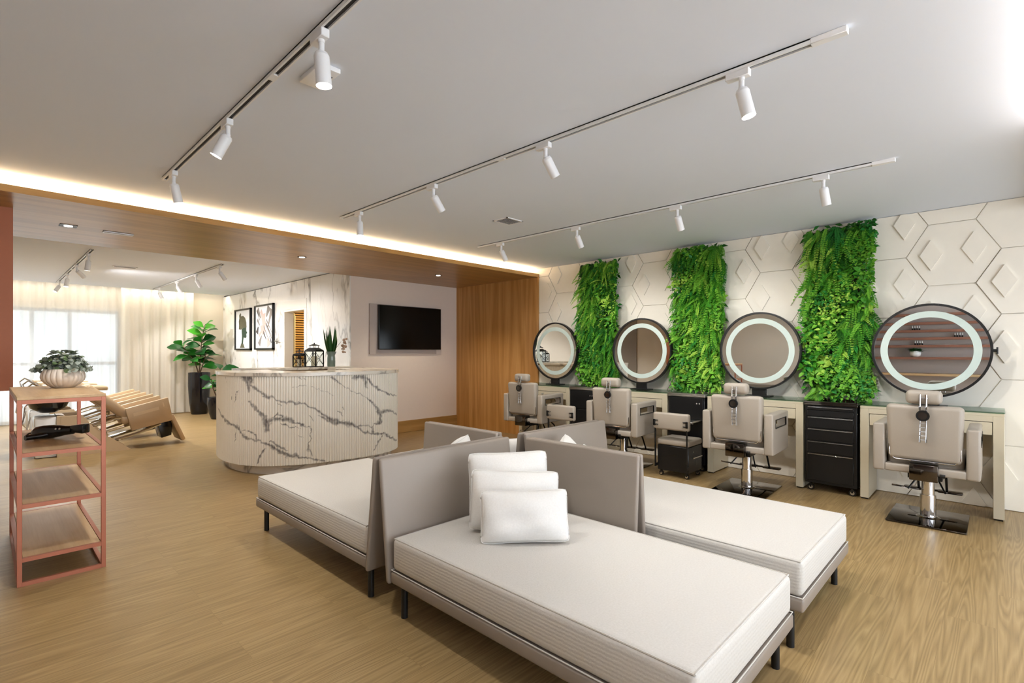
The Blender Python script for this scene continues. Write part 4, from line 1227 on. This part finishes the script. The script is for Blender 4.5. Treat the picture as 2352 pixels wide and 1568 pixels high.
# ------------------------------------------------------------------ curtains
def curtain(name, label, x0, x1, y, z0, z1, amp, wl, mat, seed):
    rr = random.Random(seed)
    nx, nz = int((x1 - x0) / 0.012), 26
    ph = [rr.uniform(0, 6.28) for _ in range(6)]
    v, f = [], []
    for i in range(nx + 1):
        x = x0 + (x1 - x0) * i / nx
        w = 2 * PI / wl
        base = math.sin(w * x + 0.8 * math.sin(w * 0.31 * x + ph[0]) + ph[1])
        b2 = math.sin(w * 2.3 * x + ph[2]) * 0.3 + math.sin(w * 0.43 * x + ph[3]) * 0.5
        for j in range(nz + 1):
            k = j / nz
            a = amp * (0.55 + 0.45 * (1 - k))
            v.append((x + 0.012 * math.sin(3 * k + ph[4] + x * 9) * (1 - k), y + a * (base + b2), z0 + (z1 - z0) * k))
    for i in range(nx):
        for j in range(nz):
            a = i * (nz + 1) + j
            f.append((a, a + nz + 1, a + nz + 2, a + 1))
    t = thing(name, label, 'curtain', (0, 0, 0))
    raw('cloth', v, f, mat, t, None, True)
    B().box((x0, y - 0.012, z1), (x1, y + 0.012, z1 + 0.02)).build('rail', M['fixture'], t, 0)
curtain('sheer_curtain', 'sheer white curtain over the bright window', -0.94, 1.93, 12.46, 0.02, 2.70, 0.028, 0.15, M['sheer'], 4)
curtain('drape', 'heavier cream curtain hanging beside the bright window', 1.86, 3.10, 12.40, 0.02, 2.70, 0.045, 0.2, M['drape'], 9)

# ------------------------------------------------------------------ floor plants
def fig(label, x, y, rt, rb, h, stems, seed, pot='planter'):
    rr = random.Random(seed)
    t = thing('potted_fig', label, 'potted plant', (x, y, 0))
    B().lathe([(rb * 0.92, 0), (rb, 0.01), (rb + (rt - rb) * 0.6, h * 0.3), (rt * 1.0, h * 0.68), (rt * 0.985, h), (rt * 0.9, h), (rt * 0.88, h - 0.03)], n=40).build('pot', M['potblack'], t, 50)
    B().cyl((0, 0, h - 0.045), (0, 0, h - 0.03), rt * 0.885, n=32).build('soil', M['soil'], t)
    tr = B(); L = Leaves()
    for pts, leaves in stems:
        pts = [Vector(p) for p in pts]
        tr.tube(pts, 0.014, 8, r1=0.005)
        for k in range(leaves):
            s = 0.3 + 0.7 * (k + 0.5) / leaves
            q = s * (len(pts) - 1); i = min(int(q), len(pts) - 2)
            p = pts[i].lerp(pts[i + 1], q - i)
            az = k * 2.4 + rr.uniform(-.4, .4)
            up = 0.05 + 0.7 * s * s + rr.uniform(-.25, .2)
            ln = rr.uniform(0.23, 0.33) * (0.8 if s > 0.92 else 1)
            L.leaf(p, (math.cos(az), math.sin(az), up), (rr.uniform(-.6, .2), rr.uniform(-1.0, 0.1), 0.8), ln, ln * rr.uniform(0.62, 0.78), rr.choices((0, 1, 2), (3, 3, 2))[0], rr.uniform(0.1, 0.45), 0.12, 6, 0.6)
    tr.build('stem', M['bark'], t); L.build('foliage', FIG, t)
    return t
fig('tall fiddle leaf fig in a tall glossy black planter before the curtain', 3.11, 12.02, 0.203, 0.15, 0.865,
    [([(0, 0, 0.8), (0.02, 0, 1.15), (0.05, 0.02, 1.5), (0.09, -0.02, 1.84)], 24), ([(0, 0, 0.8), (-0.08, 0.02, 1.1), (-0.22, 0.02, 1.3), (-0.33, 0, 1.45)], 14), ([(0, 0, 0.8), (0.06, -0.05, 1.05), (0.12, -0.05, 1.3)], 9)], 5)
fig('small broad leaved plant in a low black pot half hidden by the counter', 3.13, 10.9, 0.175, 0.11, 0.42,
    [([(0, 0, 0.38), (0.03, 0, 0.65), (0.06, 0.03, 0.98)], 7), ([(0, 0, 0.38), (-0.08, 0, 0.6), (-0.12, -0.05, 0.78)], 5)], 8)

# vase with sword leaves on the ledge
vs = thing('snake_plant', 'sword leaved plant in a grey green vase on the marble ledge', 'potted plant', (3.44, 6.88, 1.085))
B().lathe([(0.05, 0), (0.056, 0.006), (0.055, 0.12), (0.05, 0.16), (0.072, 0.215), (0.067, 0.215), (0.046, 0.165), (0.046, 0.12)], n=32).build('vase', M['vase'], vs, 50)
L = Leaves(); rr = random.Random(12)
for k in range(15):
    a = k * 2.4; r = 0.012 + 0.02 * rr.random()
    d = (math.cos(a) * rr.uniform(0.1, 0.42), math.sin(a) * rr.uniform(0.1, 0.42), 1)
    ln = rr.uniform(0.26, 0.44)
    L.leaf((math.cos(a) * r, math.sin(a) * r, 0.15), d, (math.cos(a), math.sin(a), 0.1), ln, 0.042, rr.choice((0, 0, 1)), 0.08, 0.25, 6, 0.45)
L.build('foliage', SNAKE, vs)
ds = B()
ds.tube([(0.02, 0, 0.15), (0.07, 0.02, 0.25), (0.16, 0.02, 0.36)], 0.0025, 6, mi=0)
for k in range(16):
    ds.ball((0.20 + rr.uniform(-.035, .035), 0.0 + rr.uniform(-.03, .03), 0.30 + rr.uniform(-.1, .1)), rr.uniform(0.012, 0.024), 8, 1)
ds.build('dried_flower', [M['bark'], M['dried']], vs)

# ------------------------------------------------------------------ metal rack with its things
rk = thing('metal_rack', 'open salmon metal rack with pale wood shelves', 'shelf rack', (0.318, 4.47, 0))
hx, hy = 0.193, 0.58
for sx in (-1, 1):
    for sy in (-1, 1):
        B().box((sx * hx - (0.0 if sx < 0 else 0.022), sy * hy - (0.0 if sy < 0 else 0.022), 0), (sx * hx + (0.022 if sx < 0 else 0.0), sy * hy + (0.022 if sy < 0 else 0.0), 1.03), 0.0015, 1).build('post', M['copper'], rk)
for z in (0.022, 0.155, 0.45, 0.735, 1.0295):
    b = B()
    for sy in (-1, 1):
        y0 = sy * hy; y1 = sy * (hy - 0.022)
        b.box((-hx + 0.0215, min(y0, y1) + 0.0006, z - 0.022), (hx - 0.0215, max(y0, y1) - 0.0006, z))
    for sx in (-1, 1):
        x0 = sx * hx; x1 = sx * (hx - 0.022)
        b.box((min(x0, x1) + 0.0006, -hy + 0.0215, z - 0.022), (max(x0, x1) - 0.0006, hy - 0.0215, z))
    b.build('rail', M['copper'], rk, 0)
    if z > 0.1:
        e = 0.0 if z > 1 else 0.024
        B().box((-hx + e, -hy + e, z - (0.018 if z < 1 else 0)), (hx - e, hy - e, z + (0.0 if z < 1 else 0.018)), 0.002, 1).build('shelf', M['shelf_wood'], rk)
pp = thing('potted_succulent', 'grey green bushy plant in a cream ribbed pot on the rack', 'potted plant', (0.385, 4.72, 1.048))
nrib = 22
def ribs(c):
    a = math.atan2(c.y, c.x); r = math.hypot(c.x, c.y)
    k = 1 - 0.055 * (0.5 + 0.5 * math.cos(a * nrib)) ** 4 if 0.01 < c.z < 0.128 and r > 0.05 else 1
    return Vector((c.x * k, c.y * k, c.z))
B().lathe([(0.055, 0), (0.062, 0.003), (0.09, 0.022), (0.115, 0.05), (0.122, 0.075), (0.118, 0.1), (0.107, 0.122), (0.10, 0.13), (0.095, 0.128), (0.1, 0.11)], n=176, fn=ribs).build('ribbed_pot', M['ceramic'], pp, 60)
B().cyl((0, 0, 0.105), (0, 0, 0.118), 0.1, n=28).build('soil', M['soil'], pp)
L = Leaves(); rr = random.Random(31)
for k in range(210):
    a = rr.uniform(0, 2 * PI); el = rr.uniform(0.0, 1.0)
    d = Vector((math.cos(a) * (1.1 - el * 0.8), math.sin(a) * (1.1 - el * 0.8), el))
    c = Vector((0, 0, 0.115)) + d * rr.uniform(0.06, 0.15)
    c.z = min(c.z, 0.25)
    for q in range(5):
        az = q * 1.256 + rr.uniform(-.3, .3)
        dd = Vector((math.cos(az), math.sin(az), rr.uniform(-.2, .5))) + d * 0.4
        L.leaf(c, dd, d, rr.uniform(0.026, 0.042), rr.uniform(0.022, 0.034), rr.choices((0, 1, 2), (4, 3, 2))[0], rr.uniform(0.1, 0.5), 0.15, 3, 0.55)
L.build('foliage', SAGE, pp)
hd = thing('hair_dryer', 'black hair dryer lying on the upper rack shelf', 'hair dryer', (0.335, 4.42, 0.738), -YAW)
B().lathe([(0.012, -0.155), (0.03, -0.15), (0.041, -0.13), (0.044, -0.09), (0.043, -0.03), (0.036, 0.02), (0.030, 0.05), (0.028, 0.085), (0.027, 0.10)], n=28, fn=lambda c: Vector((c.z, c.y, 0.044 + c.x + 0.012 * c.z / 0.15))).build('barrel', M['dryer'], hd, 50)
B().box((0.09, -0.036, 0.028), (0.185, 0.036, 0.083), 0.01, 2, fn=lambda c: Vector((c.x, c.y * (0.6 + 3.0 * (c.x - 0.09)), 0.055 + (c.z - 0.055) * (0.75 + 4.2 * (c.x - 0.09)) + 0.005))).build('nozzle', M['dryer'], hd)
B().tube([(-0.03, 0.0, 0.03), (-0.06, -0.06, 0.022), (-0.09, -0.13, 0.02)], 0.019, 12, r1=0.016).build('handle', M['dryer'], hd)
B().cyl((0.02, -0.035, 0.062), (0.02, -0.041, 0.064), 0.006, n=10).cyl((0.04, -0.031, 0.062), (0.04, -0.037, 0.064), 0.006, n=10).build('buttons', M['steel'], hd)
B().tube([(-0.15, 0, 0.036), (-0.18, -0.01, 0.03), (-0.21, -0.0, 0.012), (-0.2, 0.08, 0.006), (-0.12, 0.12, 0.006)], 0.005, 8).build('cord', M['dryer'], hd)

hp = thing('hanging_cabinet', 'terracotta cabinet end hanging below the timber soffit at the left edge', 'cabinet', (-0.4, 5.68, 0.995))
B().box((-0.55, -0.13, 0), (0.558, -0.085, ZB - 0.995)).build('body', M['terracotta'], hp, 0)

# ------------------------------------------------------------------ shampoo chairs (back room, facing +x)
GS = 'row of reclining shampoo chairs'
def shampoo():
    t = thing('shampoo_chair', '', 'shampoo chair', (0, 0, 0), 0, GS)
    tilt = math.radians(-13)
    def rot(o): 
        def f(c):
            d = Vector((c.x - o[0], c.y, c.z - o[1]))
            q = Matrix.Rotation(tilt, 3, 'Y') @ d
            return Vector((o[0] + q.x, q.y, o[1] + q.z))
        return f
    B().xprism([(0.62, 0), (1.36, 0), (0.98, 0.32), (0.86, 0.50), (0.66, 0.50)], -0.26, -0.23).xprism([(0.62, 0), (1.36, 0), (0.98, 0.32), (0.86, 0.50), (0.66, 0.50)], 0.23, 0.26).box((0.62, -0.25, 0), (0.7, 0.25, 0.5)).build('base', M['tan_panel'], t, 0)
    B().box((1.25, -0.20, 0.38), (1.80, 0.20, 0.50), 0.03, 3, fn=rot((1.5, 0.45))).build('seat', M['tan'], t)
    bkr = B().box((-0.06, -0.20, 0), (0.06, 0.20, 0.62), 0.035, 3, mat=Matrix.Translation((1.35, 0, 0.42)) @ Matrix.Rotation(math.radians(-47), 4, 'Y'))
    bkr.build('backrest', M['tan'], t)
    for s in (-1, 1):
        a = B().xprism([(1.29, 0.545), (1.77, 0.665), (1.83, 0.345), (1.36, 0.245)], min(s * 0.27, s * 0.215), max(s * 0.27, s * 0.215), bev=0.012)
        ao = a.build('armrest', M['tan'], t)
        q = B().xprism([(1.375, 0.475), (1.66, 0.545), (1.668, 0.505), (1.385, 0.435)], min(s * 0.271, s * 0.273), max(s * 0.271, s * 0.273))
        q.xprism([(1.70, 0.60), (1.712, 0.603), (1.725, 0.545), (1.712, 0.542)], min(s * 0.271, s * 0.275), max(s * 0.271, s * 0.275))
        q.build('inlay', M['tan_panel'], ao, 0)
    B().box((-0.03, -0.2, -0.2), (0.03, 0.2, 0.2), 0.02, 2, mat=Matrix.Translation((1.90, 0, 0.225)) @ Matrix.Rotation(math.radians(-22), 4, 'Y')).build('leg_rest', M['tan'], t)
    B().xprism([(1.66, 0.34), (1.86, 0.37), (1.84, 0.12), (1.72, 0.09)], -0.13, 0.13, bev=0.008).build('foot_motor', M['potblack'], t)
    ar = B()
    for s in (-0.18, 0.18):
        ar.tube([(1.0, s, 0.08), (1.45, s, 0.2), (1.7, s, 0.3)], 0.02, 8)
        ar.tube([(0.95, s, 0.34), (1.2, s, 0.42), (1.35, s, 0.42)], 0.016, 8)
    ar.build('linkage', M['chrome'], t)
    bs = B().lathe([(0.08, 0.54), (0.17, 0.6), (0.22, 0.72), (0.235, 0.74), (0.21, 0.735), (0.15, 0.64), (0.02, 0.6)], (0.56, 0, 0), 28)
    bo = bs.build('basin', M['potblack'], t, 50)
    B().box((0.42, -0.2, 0.0), (0.66, 0.2, 0.5), 0.03, 2).build('pedestal', M['offwhite'], t)
    B().tube([(0.40, 0.12, 0.7), (0.37, 0.12, 0.85), (0.42, 0.10, 0.9), (0.48, 0.08, 0.86)], 0.012, 8).tube([(0.40, -0.1, 0.72), (0.34, -0.12, 0.62), (0.32, -0.12, 0.42), (0.36, -0.1, 0.36), (0.39, -0.1, 0.5)], 0.008, 8).build('tap', M['chrome'], bo)
    B().box((0.50, -0.2, 0.79), (1.13, 0.2, 0.845), 0.02, 2, fn=lambda c: Vector((c.x, c.y * (1 - 0.5 * max(0, c.x - 0.7)), c.z + 0.06 * (1.13 - c.x)))).build('neck_rest', M['tan_panel'], t)
    return t
sh = shampoo()
sh.location = (0, 8.57, 0); sh['label'] = 'tan reclining shampoo chair nearest the metal rack, whole armrest showing'
dup(sh, (0, 9.48, 0), 0, 'tan reclining shampoo chair in the middle of the row')
dup(sh, (0, 10.39, 0), 0, 'tan reclining shampoo chair nearest the curtain')

# ------------------------------------------------------------------ brown shelving on the left wall (met in the mirrors)
shv = thing('polish_shelving', 'terracotta wall shelving reflected in the widest mirror', 'shelving', (XL, 0.9, 0))
B().box((0.0, -1.7, 0.9), (0.02, 1.6, 2.2)).build('back_panel', M['mount'], shv, 0)
for z in (1.20, 1.42, 1.56, 1.70, 1.84, 2.0):
    B().box((0.02, -1.7, z - 0.045), (0.32 if z < 1.3 else 0.16, 1.6, z), 0.002, 1).build('shelf', M['shelf_brown'], shv)
for y in (-1.7, 1.56):
    B().box((0.02, y, 1.15), (0.32, y + 0.04, 2.2), 0.002, 1).build('side_panel', M['shelf_brown'], shv)
B().box((0.02, -1.7, 0.86), (0.42, 1.6, 0.9), 0.002, 1).build('bench_top', M['shelf_wood'], shv)
B().box((0.02, -1.68, 0.0), (0.04, 1.58, 0.86)).build('bench_back', M['mount'], shv, 0)
first = None
for (y, z) in ((1.10, 1.70), (0.50, 1.56), (1.06, 1.42)):
    for k in range(4):
        loc = (XL + 0.09, y + (k - 1.5) * 0.034, z + 0.0005)
        if first is None:
            first = thing('polish_bottle', 'small dark bottle with a pale cap on the brown shelving met in the widest mirror', 'bottle', loc, 0, 'bottles on the brown shelving')
            B().box((-0.012, -0.012, 0), (0.012, 0.012, 0.035), 0.004, 2).build('body', M['potblack'], first)
            B().cyl((0, 0, 0.035), (0, 0, 0.075), 0.008, 0.006, 12).build('cap', M['offwhite'], first)
        else:
            dup(first, loc)
wp = thing('potted_succulent', 'small green plant in a white pot, met only in the widest mirror', 'potted plant', (XL + 0.2, 1.1, 1.2))
B().lathe([(0.05, 0), (0.08, 0.03), (0.085, 0.07), (0.07, 0.11), (0.064, 0.105)], n=28).build('pot', M['offwhite'], wp, 50)
L = Leaves(); rr = random.Random(77)
for k in range(150):
    a = rr.uniform(0, 2 * PI); el = rr.uniform(0.2, 1.2)
    L.leaf((rr.uniform(-.05, .05), rr.uniform(-.05, .05), 0.1), (math.cos(a), math.sin(a), el), (0, 0, 1), rr.uniform(0.06, 0.13), 0.035, rr.choice((0, 1, 0)), 0.3, 0.15, 3)
L.build('foliage', FIG, wp)

# ------------------------------------------------------------------ light from the windows and the sky
w = bpy.data.worlds.new('sky'); sc.world = w
w.use_nodes = True
bg = w.node_tree.nodes['Background']
bg.inputs[0].default_value = (0.86, 0.93, 1.0, 1)
bg.inputs[1].default_value = 1.05
area('window_daylight', (0.45, YC + 0.2, 1.1), (-PI / 2, 0, 0), 2.8, 2.0, 15, (0.88, 0.94, 1.0))
area('window_daylight', (2.4, YB - 0.05, 1.25), (PI / 2, 0, 0), 5.5, 2.1, 165, (0.84, 0.91, 1.0))
area('side_room_lamp', (4.8, 9.8, 2.45), (0, 0, 0), 1.0, 1.0, 28, (1, 0.82, 0.5))

sc.view_settings.view_transform = 'Standard'
sc.view_settings.look = 'None'
sc.view_settings.exposure = 0.34
sc.view_settings.gamma = 1.0
sc.view_settings.use_curve_mapping = False
sc.cycles.max_bounces = 7
sc.cycles.diffuse_bounces = 4
sc.cycles.glossy_bounces = 3
sc.cycles.transparent_max_bounces = 12
sc.cycles.caustics_reflective = False
sc.cycles.caustics_refractive = False
sc.cycles.sample_clamp_indirect = 6.0
sc.cycles.use_denoising = True
sc.cycles.use_adaptive_sampling = True
sc.cycles.adaptive_threshold = 0.15
